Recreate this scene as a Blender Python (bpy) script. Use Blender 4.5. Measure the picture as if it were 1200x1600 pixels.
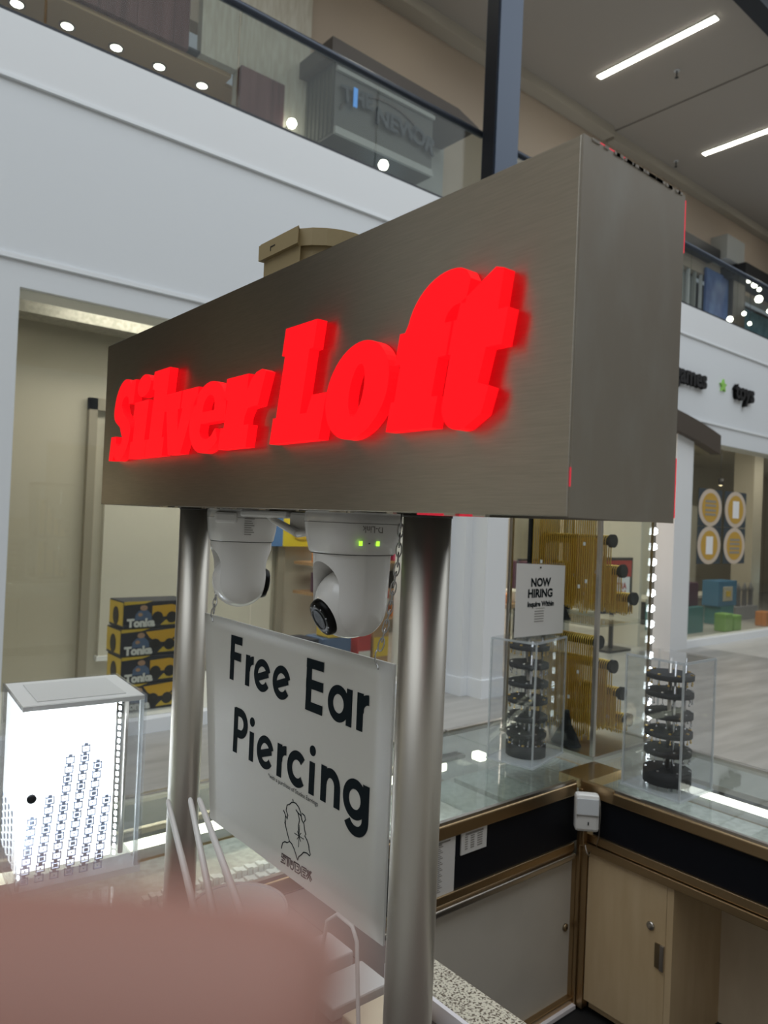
import bpy, bmesh, math, random
from mathutils import Vector, Matrix, geometry
from math import sin, cos, pi, radians
random.seed(7)
for o in list(bpy.data.objects): bpy.data.objects.remove(o, do_unlink=True)
scn = bpy.context.scene
col = scn.collection

# ---------------------------------------------------------------- camera
EYE = Vector((0, 0, 1.95))
yaw, pitch, roll, FPX = 0.879461113, 0.0121146307, 0.0413160892, 1148.97
fw = Vector((cos(yaw)*cos(pitch), sin(yaw)*cos(pitch), sin(pitch)))
rt = Vector((sin(yaw), -cos(yaw), 0)); up = rt.cross(fw)
cr = rt*cos(roll)+up*sin(roll); cu = -rt*sin(roll)+up*cos(roll)
cam = bpy.data.cameras.new('camera'); camo = bpy.data.objects.new('camera', cam); col.objects.link(camo)
camo.matrix_world = Matrix(((cr.x, cu.x, -fw.x, 0), (cr.y, cu.y, -fw.y, 0), (cr.z, cu.z, -fw.z, EYE.z), (0, 0, 0, 1)))
cam.sensor_fit = 'VERTICAL'; cam.sensor_height = 36; cam.lens = FPX/1600*36
cam.clip_start = 0.004; cam.clip_end = 200
cam.dof.use_dof = True; cam.dof.focus_distance = 1.45; cam.dof.aperture_fstop = cam.lens/4.6
scn.camera = camo
# ---------------------------------------------------------------- light and exposure
scn.view_settings.view_transform = 'Standard'; scn.view_settings.look = 'None'
scn.view_settings.gamma = 1; scn.view_settings.use_curve_mapping = False
scn.view_settings.exposure = 0.0
scn.cycles.transparent_max_bounces = 32; scn.cycles.max_bounces = 10
w = bpy.data.worlds.new('world'); scn.world = w; w.use_nodes = True
w.node_tree.nodes['Background'].inputs[0].default_value = (0.62, 0.68, 0.75, 1)
w.node_tree.nodes['Background'].inputs[1].default_value = 0.35
def area(name, loc, rot, sx, sy, power, color, spread=None):
    l = bpy.data.lights.new(name, 'AREA'); l.shape = 'RECTANGLE'; l.size = sx; l.size_y = sy
    l.energy = power; l.color = color
    if spread: l.spread = spread
    o = bpy.data.objects.new(name, l); col.objects.link(o); o.location = loc; o.rotation_euler = rot
    return o
area('skylight', (4, -.2, 11.4), (0, 0, 0), 34, 10.5, 1900, (0.885, 0.945, .985))
area('toy_store_lights', (4.0, 6.9, 4.02), (0, 0, 0), 4, .35, 85, (1.0, 0.95, 0.86))
area('entrance_store_lights', (9.5, 9.4, 3.9), (0, 0, 0), 5, 4, 200, (1.0, 0.87, 0.72))
area('far_store_lights', (16, 7.0, 3.95), (0, 0, 0), 8, .8, 110, (1.0, 0.93, 0.82))

# ---------------------------------------------------------------- units: K = kiosk survey units, M = mall survey units
class TFc: s = 1.0
TF = TFc()
def use(k): TF.s = k
K, M = 1.5, 1.21875
def tf(p): return Vector((p[0]*TF.s, p[1]*TF.s, 1.95+(p[2]-1.6)*TF.s))

# ---------------------------------------------------------------- materials
MT = {}
def mat(n, c, r=.5, m=0, em=None, es=1, bump=None, noise=None, spec=.5, coat=0, aniso=0, sss=0, trans=0, arot=0):
    x = bpy.data.materials.new(n); x.use_nodes = True; nt = x.node_tree; b = nt.nodes['Principled BSDF']
    b.inputs['Base Color'].default_value = (*c, 1); b.inputs['Roughness'].default_value = r; b.inputs['Metallic'].default_value = m
    b.inputs['Specular IOR Level'].default_value = spec; b.inputs['Coat Weight'].default_value = coat
    b.inputs['Anisotropic'].default_value = aniso; b.inputs['Anisotropic Rotation'].default_value = arot
    if sss: b.inputs['Subsurface Weight'].default_value = sss; b.inputs['Subsurface Radius'].default_value = (.006, .002, .001); b.inputs['Subsurface Scale'].default_value = 1
    if trans: b.inputs['Transmission Weight'].default_value = trans
    if em: b.inputs['Emission Color'].default_value = (*em, 1); b.inputs['Emission Strength'].default_value = es
    tc = nt.nodes.new('ShaderNodeTexCoord')
    def nz(sc, det, stretch):
        mp = nt.nodes.new('ShaderNodeMapping'); mp.inputs['Scale'].default_value = stretch
        nn = nt.nodes.new('ShaderNodeTexNoise'); nn.inputs['Scale'].default_value = sc; nn.inputs['Detail'].default_value = det
        nt.links.new(tc.outputs['Object'], mp.inputs[0]); nt.links.new(mp.outputs[0], nn.inputs['Vector']); return nn
    if noise:  # (scale, detail, stretch, c2, lo, hi)
        nn = nz(noise[0], noise[1], noise[2]); rp = nt.nodes.new('ShaderNodeValToRGB')
        rp.color_ramp.elements[0].position = noise[4]; rp.color_ramp.elements[1].position = noise[5]
        rp.color_ramp.elements[0].color = (*c, 1); rp.color_ramp.elements[1].color = (*noise[3], 1)
        nt.links.new(nn.outputs[0], rp.inputs[0]); nt.links.new(rp.outputs[0], b.inputs['Base Color'])
    if aniso:
        cx_ = nt.nodes.new('ShaderNodeCombineXYZ'); cx_.inputs[2].default_value = 1; nt.links.new(cx_.outputs[0], b.inputs['Tangent'])
    if bump:  # (scale, detail, stretch, strength)
        nn = nz(bump[0], bump[1], bump[2]); bp = nt.nodes.new('ShaderNodeBump'); bp.inputs['Strength'].default_value = bump[3]; bp.inputs['Distance'].default_value = .002
        nt.links.new(nn.outputs[0], bp.inputs['Height']); nt.links.new(bp.outputs[0], b.inputs['Normal'])
    MT[n] = x; return x
def glass(n, tint=(1, 1, 1), refl=1.0, rough=0.0, haze=0.0):
    x = bpy.data.materials.new(n); x.use_nodes = True; nt = x.node_tree; nt.nodes.clear()
    out = nt.nodes.new('ShaderNodeOutputMaterial'); t = nt.nodes.new('ShaderNodeBsdfTransparent'); g = nt.nodes.new('ShaderNodeBsdfGlossy')
    t.inputs[0].default_value = (*tint, 1); g.inputs['Roughness'].default_value = rough
    fr = nt.nodes.new('ShaderNodeFresnel'); ge = nt.nodes.new('ShaderNodeNewGeometry'); mi_ = nt.nodes.new('ShaderNodeMath'); mi_.operation = 'MULTIPLY_ADD'; mi_.inputs[1].default_value = 1/1.45-1.45; mi_.inputs[2].default_value = 1.45
    nt.links.new(ge.outputs['Backfacing'], mi_.inputs[0]); nt.links.new(mi_.outputs[0], fr.inputs[0])
    mu = nt.nodes.new('ShaderNodeMath'); mu.operation = 'MULTIPLY'; mu.inputs[1].default_value = refl
    mx = nt.nodes.new('ShaderNodeMixShader'); nt.links.new(fr.outputs[0], mu.inputs[0]); nt.links.new(mu.outputs[0], mx.inputs[0])
    nt.links.new(t.outputs[0], mx.inputs[1]); nt.links.new(g.outputs[0], mx.inputs[2]); last = mx
    if haze:
        d = nt.nodes.new('ShaderNodeBsdfDiffuse'); d.inputs[0].default_value = (.85, .88, .9, 1)
        m2 = nt.nodes.new('ShaderNodeMixShader'); m2.inputs[0].default_value = haze
        nt.links.new(mx.outputs[0], m2.inputs[1]); nt.links.new(d.outputs[0], m2.inputs[2]); last = m2
    nt.links.new(last.outputs[0], out.inputs[0]); MT[n] = x; return x
S1 = (1, 1, 1)
mat('steel_front', (.43, .395, .335), .37, 1, aniso=.85, bump=(60, 3, (1, .6, 14), .10), noise=(60, 5, (1, .35, 9), (.49, .45, .385), .3, .7))
mat('steel_side', (.38, .345, .295), .46, 1, noise=(7, 4, (2.5, 2.5, 1), (.42, .40, .36), .45, .8))
mat('pole_metal', (.58, .545, .485), .44, 1, aniso=.6, bump=(80, 2, (10, 10, .5), .04))
mat('dark_seam', (.05, .045, .04), .6)
mat('letter_face', (.35, .004, .006), .5, spec=.2, em=(1, .004, .009), es=1.1)
mat('letter_side', (.35, .004, .006), .5, spec=.2, em=(1, .004, .009), es=.98)
mat('leak_red', (.8, .03, .06), .4, em=(1, .03, .07), es=.4)
mat('white_plastic', (.74, .72, .69), .28, coat=.3)
mat('white_plastic_head', (.78, .76, .73), .22, coat=.5)
mat('black_gloss', (.003, .003, .003), .3, spec=.12)
mat('ir_led', (.5, .5, .52), .2, .6)
mat('black_matte', (.012, .012, .013), .6)
mat('print_black', (.008, .013, .016), .85, spec=.1)
mat('print_grey', (.28, .26, .24), .6)
mat('panel_white', (.56, .54, .49), .42)
mat('panel_edge', (.62, .62, .6), .4)
mat('green_led', (.3, .9, .05), .3, em=(.45, 1, .05), es=1.3)
mat('beige_plastic', (.40, .31, .165), .5)
mat('chain_metal', (.5, .5, .5), .25, 1)
mat('granite', (.12, .085, .055), .25, noise=(190, 3, S1, (.72, .66, .53), .36, .54))
mat('white_trim', (.85, .80, .82), .4)
mat('table_top', (.13, .10, .09), .45)
mat('bronze_rail', (.46, .33, .19), .34, 1, bump=(60, 2, (1, 1, 8), .05))
mat('steel_rail', (.55, .52, .48), .28, 1)
mat('black_panel', (.005, .006, .010), .55, spec=.2)
mat('off_white_door', (.60, .55, .48), .5, noise=(3, 3, S1, (.53, .485, .42), .45, .75))
mat('maple', (.60, .43, .24), .45, noise=(7, 5, (3, 3, .45), (.68, .51, .31), .3, .7))
mat('maple_light', (.78, .65, .48), .5, noise=(5, 4, (2, 2, .6), (.68, .55, .39), .3, .7))
mat('paper', (.70, .67, .64), .6)
mat('case_deck', (.46, .475, .455), .6, noise=(40, 4, S1, (.58, .595, .575), .4, .6))
mat('bead_white', (.82, .84, .84), .4)
mat('lock_metal', (.35, .28, .18), .3, 1)
mat('silver', (.7, .7, .72), .2, 1)
mat('gold', (.88, .58, .13), .30, 1)
mat('velvet', (.010, .010, .012), .8)
mat('tag_white', (.85, .8, .78), .5)
mat('led_cool', (1, 1, 1), .3, em=(.85, .94, 1), es=14)
mat('led_strip', (1, 1, 1), .3, em=(1, 1, .80), es=3.2)
mat('led_strip_cool', (1, 1, 1), .3, em=(1, .98, .86), es=3.2)
mat('lit_white', (1, 1, 1), .5, em=(.93, .98, 1), es=2.3)
mat('lit_soft', (.9, .93, .95), .5, em=(.9, .95, 1), es=.28)
mat('crystal', (.55, .62, .78), .12, .55)
mat('lid_grey', (.72, .72, .70), .35)
mat('mall_white', (.72, .74, .76), .6)
mat('mall_white_gloss', (.78, .79, .80), .4)
mat('mall_lip', (.84, .86, .88), .35)
mat('upper_beige', (.52, .43, .34), .7)
mat('ceiling_paint', (.44, .40, .355), .8)
mat('beam_paint', (.50, .455, .38), .75)
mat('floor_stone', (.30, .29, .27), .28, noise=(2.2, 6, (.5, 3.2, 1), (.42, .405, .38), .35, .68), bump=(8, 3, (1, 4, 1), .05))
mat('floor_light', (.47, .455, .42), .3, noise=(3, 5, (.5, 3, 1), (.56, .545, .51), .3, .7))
mat('dark_frame', (.02, .022, .027), .4, .3)
mat('post_blue', (.045, .062, .095), .38, .4)
mat('handrail', (.05, .06, .08), .35, .5)
mat('burgundy', (.095, .028, .026), .45, noise=(2.5, 2, (3, 3, .2), (.17, .07, .065), .35, .65))
mat('tan_soffit', (.66, .46, .25), .6)
mat('pale_stone', (.56, .52, .42), .7, noise=(5, 5, (4, 4, .7), (.66, .63, .54), .35, .65))
mat('lamp_on', (1, 1, 1), .4, em=(1, .97, .85), es=9)
mat('lamp_warm', (1, 1, 1), .4, em=(1, .82, .5), es=5)
mat('tube_on', (1, 1, 1), .4, em=(1, .97, .84), es=14)
mat('sign_grey', (.11, .11, .10), .5)
mat('grey_panel', (.40, .41, .39), .5)
mat('slat_dark', (.12, .12, .10), .6)
mat('roof_dark', (.10, .085, .075), .6)
mat('sign_dark', (.045, .055, .065), .4)
mat('sign_blue', (.05, .2, .6), .4, em=(.1, .4, 1), es=.5)
mat('blue_lit', (.5, .75, .9), .4, em=(.55, .8, 1), es=.55)
mat('banner_blue', (.07, .13, .36), .5, noise=(3, 3, (1, 1, .6), (.16, .26, .52), .35, .65))
mat('aqua_glow', (.15, .38, .48), .4, noise=(3, 3, S1, (.35, .62, .75), .35, .65))
mat('mannequin', (.65, .78, .85), .3)
mat('canopy_brown', (.075, .058, .045), .6)
mat('store_beige', (.52, .485, .40), .7)
mat('store_beige_dark', (.30, .27, .21), .7)
mat('store_cream', (.64, .615, .53), .7)
mat('mesh_grey', (.22, .215, .18), .7, noise=(30, 3, S1, (.30, .29, .25), .4, .6))
mat('store_dark', (.05, .045, .04), .7)
mat('wood_warm', (.36, .21, .10), .5, noise=(6, 3, (.4, 3, 3), (.46, .29, .15), .3, .7))
for n, c in dict(box_navy=(.018, .022, .04), box_yellow=(.72, .50, .05), truck_yellow=(.75, .42, .02), truck_wheel=(.01, .01, .012), figure_blue=(.10, .16, .30), figure_skin=(.5, .3, .2), toy_pink=(.6, .06, .2), toy_blue=(.06, .2, .36), toy_green=(.25, .5, .12), toy_purple=(.10, .04, .08), toy_red=(.5, .05, .05), toy_teal=(.05, .22, .24), toy_orange=(.6, .22, .05), poster_blue=(.09, .22, .5), poster_yellow=(.75, .6, .03), poster_red=(.45, .03, .03), medal_gold=(.55, .33, .06), medal_rim=(.60, .50, .40), medal_corner=(.045, .06, .07), white_print=(.85, .85, .85), sage_green=(.3, .6, .12), skin_tone=(.5, .3, .2), grey_cloth=(.3, .3, .32)).items(): mat(n, c, .5)
mat('skin', (.30, .143, .108), .6, sss=.1)  # base colour darkened in place of the shade a phone would cast
mat('nail', (.72, .47, .42), .3)
mat('wave_dark', (.06, .07, .075), .4)
glass('glass_clear', (.95, .975, .965), 1.0)
glass('glass_green', (.93, .955, .945), 1.0)
glass('glass_rail', (.80, .83, .81), .55)
glass('glass_shop', (.86, .87, .84), 1.0)
glass('acrylic', (.97, .975, .98), .9, .0, .02)
glass('acrylic_edge', (.85, .87, .88), 1.3, .05, .30)
glass('translucent', (.8, .8, .78), 1, .1, .55)

# ---------------------------------------------------------------- mesh builder
class MB:
    def __init__(s): s.v = []; s.f = []; s.m = []; s.sm = []
    def add(s, vs, fs, mi=0, smooth=False):
        o = len(s.v); s.v += [Vector(p) for p in vs]
        for f in fs: s.f.append([o+i for i in f]); s.m.append(mi); s.sm.append(smooth)
        return s
    def box(s, a, b, mi=0, fr=None, bv=0):
        x0, x1 = sorted((a[0], b[0])); y0, y1 = sorted((a[1], b[1])); z0, z1 = sorted((a[2], b[2]))
        if bv:
            bm = bmesh.new(); bmesh.ops.create_cube(bm, size=1)
            for v in bm.verts: v.co = Vector(((x0+x1)/2+v.co.x*(x1-x0), (y0+y1)/2+v.co.y*(y1-y0), (z0+z1)/2+v.co.z*(z1-z0)))
            bmesh.ops.bevel(bm, geom=bm.edges[:], offset=bv, segments=2, affect='EDGES', profile=.5)
            bm.verts.index_update(); vs = [v.co.copy() for v in bm.verts]; fs = [[v.index for v in f.verts] for f in bm.faces]; bm.free()
        else:
            vs = [(x, y, z) for x in (x0, x1) for y in (y0, y1) for z in (z0, z1)]
            fs = [(0, 1, 3, 2), (4, 6, 7, 5), (0, 4, 5, 1), (2, 3, 7, 6), (0, 2, 6, 4), (1, 5, 7, 3)]
        if fr: vs = [fr(*p) for p in vs]
        return s.add(vs, fs, mi, False)
    def tube(s, pts, r, n=10, mi=0, cap=True, smooth=True):
        pts = [Vector(p) for p in pts]; rs = r if isinstance(r, (list, tuple)) else [r]*len(pts)
        vs = []; prev = None
        for i, p in enumerate(pts):
            d = (pts[min(i+1, len(pts)-1)]-pts[max(i-1, 0)]).normalized()
            if prev is None: a = d.orthogonal().normalized()
            else: a = (prev-d*prev.dot(d)).normalized()
            prev = a; b = d.cross(a)
            vs += [p+(a*cos(2*pi*k/n)+b*sin(2*pi*k/n))*rs[i] for k in range(n)]
        fs = [(i*n+k, i*n+(k+1) % n, (i+1)*n+(k+1) % n, (i+1)*n+k) for i in range(len(pts)-1) for k in range(n)]
        s.add(vs, fs, mi, smooth)
        if cap:
            o = len(s.v)-len(vs); s.f.append([o+k for k in range(n)][::-1]); s.m.append(mi); s.sm.append(False)
            s.f.append([o+len(vs)-n+k for k in range(n)]); s.m.append(mi); s.sm.append(False)
        return s
    def lathe(s, prof, c, n=32, mi=0, sx=1, sy=1, fr=None, smooth=True):
        vs = []; 
        for r, z in prof:
            for k in range(n):
                t = 2*pi*k/n; p = (c[0]+r*cos(t)*sx, c[1]+r*sin(t)*sy, c[2]+z); vs.append(fr(*p) if fr else p)
        fs = [(i*n+k, i*n+(k+1) % n, (i+1)*n+(k+1) % n, (i+1)*n+k) for i in range(len(prof)-1) for k in range(n)]
        s.add(vs, fs, mi, smooth); o = len(s.v)-len(vs)
        if prof[0][0] > 1e-6: s.f.append([o+k for k in range(n)][::-1]); s.m.append(mi); s.sm.append(False)
        if prof[-1][0] > 1e-6: s.f.append([o+len(vs)-n+k for k in range(n)]); s.m.append(mi); s.sm.append(False)
        return s
    def poly(s, outer, holes, fr, d, mi=0, mside=None):
        # extruded outline; fr(a,b,c) maps to space, c=0 back, c=d front
        loops = [outer]+list(holes); flat = [p for l in loops for p in l]; n = len(flat)
        tris = geometry.tessellate_polygon([[Vector((p[0], p[1], 0)) for p in l] for l in loops])
        vs = [fr(p[0], p[1], 0) for p in flat]+[fr(p[0], p[1], d) for p in flat]
        ft = []
        for t in tris:
            a, b, c = (Vector(flat[i]) for i in t)
            if (b-a).x*(c-a).y-(b-a).y*(c-a).x < 0: t = t[::-1]
            ft.append(tuple(t))
        s.add(vs, [tuple(n+i for i in t) for t in ft]+[tuple(reversed(t)) for t in ft], mi)
        o0 = len(s.v)-2*n; o = 0
        for l in loops:
            m = len(l)
            for i in range(m):
                j = (i+1) % m; s.f.append([o0+o+i, o0+o+j, o0+n+o+j, o0+n+o+i]); s.m.append(mi if mside is None else mside); s.sm.append(False)
            o += m
        return s
    def text(s, txt, size, fr, mi=0, d=.0004, align='LEFT', bold=0):
        key = (txt, size, align, bold)
        if key not in TXT:
            cu_ = bpy.data.curves.new('t', 'FONT'); cu_.body = txt; cu_.size = 1; cu_.align_x = align; cu_.offset = bold/size; cu_.resolution_u = 3
            ob = bpy.data.objects.new('t', cu_); col.objects.link(ob); dg = bpy.context.evaluated_depsgraph_get(); dg.update()
            me = ob.evaluated_get(dg).to_mesh(); TXT[key] = ([v.co*size for v in me.vertices], [tuple(p.vertices) for p in me.polygons])
            bpy.data.objects.remove(ob, do_unlink=True); bpy.data.curves.remove(cu_)
        vs, fs = TXT[key]
        return s.add([fr(v.x, v.y, d) for v in vs], fs, mi)
    def stroke(s, pts, wd, fr, d, mi=0, closed=False):
        # flat ribbon of width wd following pts in 2D
        P = [Vector(p) for p in pts]; n = len(P); L = []; R = []
        for i in range(n):
            if closed: a, b = P[i-1], P[(i+1) % n]
            else: a, b = P[max(i-1, 0)], P[min(i+1, n-1)]
            t = (b-a).normalized(); nn = Vector((-t.y, t.x)); L.append(P[i]+nn*wd/2); R.append(P[i]-nn*wd/2)
        m = n if closed else n-1
        vs = [fr(p.x, p.y, d) for p in L]+[fr(p.x, p.y, d) for p in R]+[fr(p.x, p.y, 0) for p in L]+[fr(p.x, p.y, 0) for p in R]
        fs = []
        for i in range(m):
            j = (i+1) % n; fs += [(i, n+i, n+j, j), (2*n+i, i, j, 2*n+j), (3*n+i, 3*n+j, n+j, n+i)]
        return s.add(vs, fs, mi)
    def build(s, name, mats, parent=None, smooth_angle=False):
        if isinstance(mats, str): mats = [mats]
        W = [tf(p) for p in s.v]
        if parent is not None: base = LOC[parent.name]
        else:
            xs = [p.x for p in W]; ys = [p.y for p in W]; zs = [p.z for p in W]
            base = Vector(((min(xs)+max(xs))/2, (min(ys)+max(ys))/2, min(zs)))
        me = bpy.data.meshes.new(name); me.from_pydata([p-base for p in W], [], s.f)
        for k in mats: me.materials.append(MT[k])
        me.polygons.foreach_set('material_index', s.m); me.polygons.foreach_set('use_smooth', s.sm); me.update()
        o = bpy.data.objects.new(name, me); col.objects.link(o)
        if parent is not None: o.parent = parent
        else: o.location = base
        LOC[o.name] = base
        return o
TXT = {}; LOC = {}
def thing(name, label, cat, loc, group=None, kind=None):
    o = bpy.data.objects.new(name, None); col.objects.link(o); o.empty_display_size = .05; o.location = tf(loc); LOC[o.name] = tf(loc)
    if label: o['label'] = label; o['category'] = cat
    if group: o['group'] = group
    if kind: o['kind'] = kind
    return o
def tag(o, label, cat, group=None):
    o['label'] = label; o['category'] = cat
    if group: o['group'] = group
    return o
def struct(name, mb, mats): o = mb.build(name, mats); o['kind'] = 'structure'; return o
def lab(o, l): o['label'] = l; return o
def stuff(o): o['kind'] = 'stuff'; return o
def dup(root, dloc, label=None, group=None):
    r = root.copy(); col.objects.link(r); r.location = root.location+Vector(dloc); LOC[r.name] = LOC[root.name]+Vector(dloc)
    if label: r['label'] = label
    if group: r['group'] = group
    for ch in list(root.children):
        c = ch.copy(); col.objects.link(c); c.parent = r
        for g in list(ch.children):
            d = g.copy(); col.objects.link(d); d.parent = c
    return r
def frame(o, r, u, n):
    o, r, u, n = Vector(o), Vector(r), Vector(u), Vector(n)
    return lambda a, b, c=0: o+r*a+u*b+n*c
def arc(cx, cy, rx, ry, a0, a1, n=16): return [(cx+rx*cos(radians(a0+(a1-a0)*i/n)), cy+ry*sin(radians(a0+(a1-a0)*i/n))) for i in range(n+1)]
def bx(name, a, b, m, parent, **k): return MB().box(a, b, **k).build(name, m, parent)

# ================================================================ MALL SHELL (M units)
use(M)
Yw = 5.2
o = MB()
o.box((-24, -8, -.1), (10.15, 13, 0)).box((14, -8, -.1), (26, 9.5, 0)).box((10.15, -8, -.1), (14, -1.0, 0))
struct('floor', o, 'floor_stone')
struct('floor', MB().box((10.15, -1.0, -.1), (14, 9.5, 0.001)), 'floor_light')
# storefront wall: bulkhead bands
wl = thing('wall_left', None, None, (6, 5.3, 0), kind='structure')
for a_, b_ in ((-24, -3.2), (.3, 26)): bx('fascia_band', (a_, 5.2, 3.22), (b_, 5.5, 4.35), 'mall_white', wl)
for a_, b_ in ((-24, -3.2), (.3, 26)): bx('slab_edge', (a_, 5.185, 4.36), (b_, 5.5, 4.745), 'mall_white_gloss', wl)
for a_, b_ in ((-24, -3.2), (.3, 26)): MB().box((a_, 5.175, 4.33), (b_, 5.2, 4.36)).build('upper_lip', 'mall_lip', wl)
for a_, b_ in ((-24, -3.2), (.3, 26)): MB().box((a_, 5.18, 3.19), (b_, 5.5, 3.22)).build('lower_lip', 'mall_lip', wl)
for a_, b_ in ((-24, -3.2), (.3, 9.8)): bx('header_band', (a_, 5.2, 3.02), (b_, 5.5, 3.19), 'mall_white', wl)
MB().box((9.8, 5.2, 2.93), (26, 5.5, 3.19)).build('header_band', 'mall_white', wl)
bx('pier', (.35, 5.2, 0), (1.165, 5.5, 3.02), 'mall_white', wl)
bx('pier', (9.36, 5.15, 0), (9.81, 5.5, 3.02), 'mall_white_gloss', wl)
bx('pier', (4.72, 5.0, .0), (4.98, 5.5, 3.02), 'mall_white', wl)
# paneled pilaster beside the entrance
MB().box((5.07, 4.62, .17), (5.36, 5.45, 3.19)).box((4.98, 4.80, .17), (5.07, 5.45, 3.19)).build('pilaster', 'mall_white_gloss', wl)
MB().box((5.05, 4.60, 0), (5.38, 5.46, .17)).box((4.96, 4.78, 0), (5.05, 5.46, .17)).build('pilaster_base', 'mall_lip', wl)
bx('base_course', (-24, 5.2, 0), (-3.2, 5.5, .25), 'store_dark', wl)
bx('added_passage_side', (.3, 5.5, 0), (.35, 13, 9.2), 'store_dark', wl); bx('added_passage_side', (-3.25, 5.5, 0), (-3.2, 13, 9.2), 'store_dark', wl); bx('added_passage_end', (-3.2, 12.95, 0), (.3, 13, 9.2), 'store_dark', wl); bx('added_passage_roof', (-3.2, 8.5, 9.2), (.3, 13, 9.3), 'store_dark', wl)  # unseen dark passage, added to darken the left of the sign's reflection
bx('dark_shopfront', (-24, 5.3, .25), (-3.2, 5.45, 3.02), 'store_beige', wl)
bx('added_passage_counter', (-3.2, 6.0, 0), (.3, 6.5, 1.1), 'store_dark', wl)
for x, z, l in ((-.95, 1.66, 'nearest the toy shop'), (-2.5, 2.2, 'second from the toy shop'), (-4.1, 2.3, 'third from the toy shop'), (-5.5, 2.5, 'fourth from the toy shop'), (-6.6, 2.5, 'farthest from the toy shop')):  # unseen lamps, added for the warm spots mirrored in the sign front
    YL = 5.99 if x > -3.2 else 5.29
    lm = thing('wall_lamp', 'unseen warm round lamp mirrored in the steel sign, '+l, 'lamp', (x, YL-.05, z), 'unseen lamps mirrored in the steel sign'); MB().lathe([(.15, 0), (.13, .03), (0, .04)], (0, 0, 0), 20, fr=lambda a, b, c: (x+a, YL-c, z+b)).build('shade', 'lamp_warm', lm); MB().box((x-.02, YL-.01, z-.2 if x < -3.2 else 1.1), (x+.02, YL+.01, z+.2)).build('bracket', 'dark_frame', lm)
# toy shop display window
wn = thing('window_1', None, None, (3, 5.25, 0), kind='structure')
bx('sill', (1.165, 5.14, 0.0), (4.72, 5.34, .10), 'mall_lip', wn)
for x0, x1 in ((1.165, 2.98), (2.99, 4.72)): bx('pane', (x0, 5.24, .10), (x1, 5.25, 3.02), 'glass_shop', wn)
nb = thing('trim_1', None, None, (3, 6.4, 0), kind='structure')
bx('display_floor', (1.165, 5.34, 0), (4.72, 6.6, .095), 'mall_lip', nb)
bx('back_wall', (.8, 6.5, 0), (4.9, 6.6, 3.6), 'store_beige', nb)
MB().box((2.03, 6.44, .1), (2.10, 6.5, 2.55)).box((3.96, 6.44, .1), (4.04, 6.5, 2.55)).box((2.03, 6.44, 2.45), (4.04, 6.5, 2.55)).build('panel_frame', 'store_beige_dark', nb)
MB().box((2.20, 6.46, .33), (3.9, 6.5, 2.38)).build('cream_panel', 'store_cream', nb)
bx('panel_ledge', (2.18, 6.43, .29), (3.92, 6.5, .33), 'mall_lip', nb)
bx('side_wall', (.9, 5.5, 0), (1.0, 6.5, 3.6), 'store_beige', nb)
bx('window_ceiling', (.8, 5.5, 3.32), (4.9, 6.6, 3.42), 'mesh_grey', nb)
MB().box((1.0, 5.95, 3.05), (4.9, 6.2, 3.32)).build('ceiling_beam', 'mesh_grey', nb)
# poster inside toy shop behind the cameras
p = thing('wall_poster', 'blue and yellow poster high on the toy shop wall', 'poster', (4.0, 6.42, 1.3))
bx('blue_half', (3.72, 6.40, 1.30), (3.98, 6.43, 1.72), 'poster_blue', p)
q = bx('yellow_half', (3.98, 6.40, 1.30), (4.42, 6.43, 1.72), 'poster_yellow', p)
MB().poly(arc(4.2, 1.5, .13, .13, 0, 360, 20)[:-1], [arc(4.2, 1.5, .10, .10, 0, 360, 20)[:-1]], frame((0, 6.40, 0), (1, 0, 0), (0, 0, 1), (0, -1, 0)), .01).build('ring', 'box_yellow', p)

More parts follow.
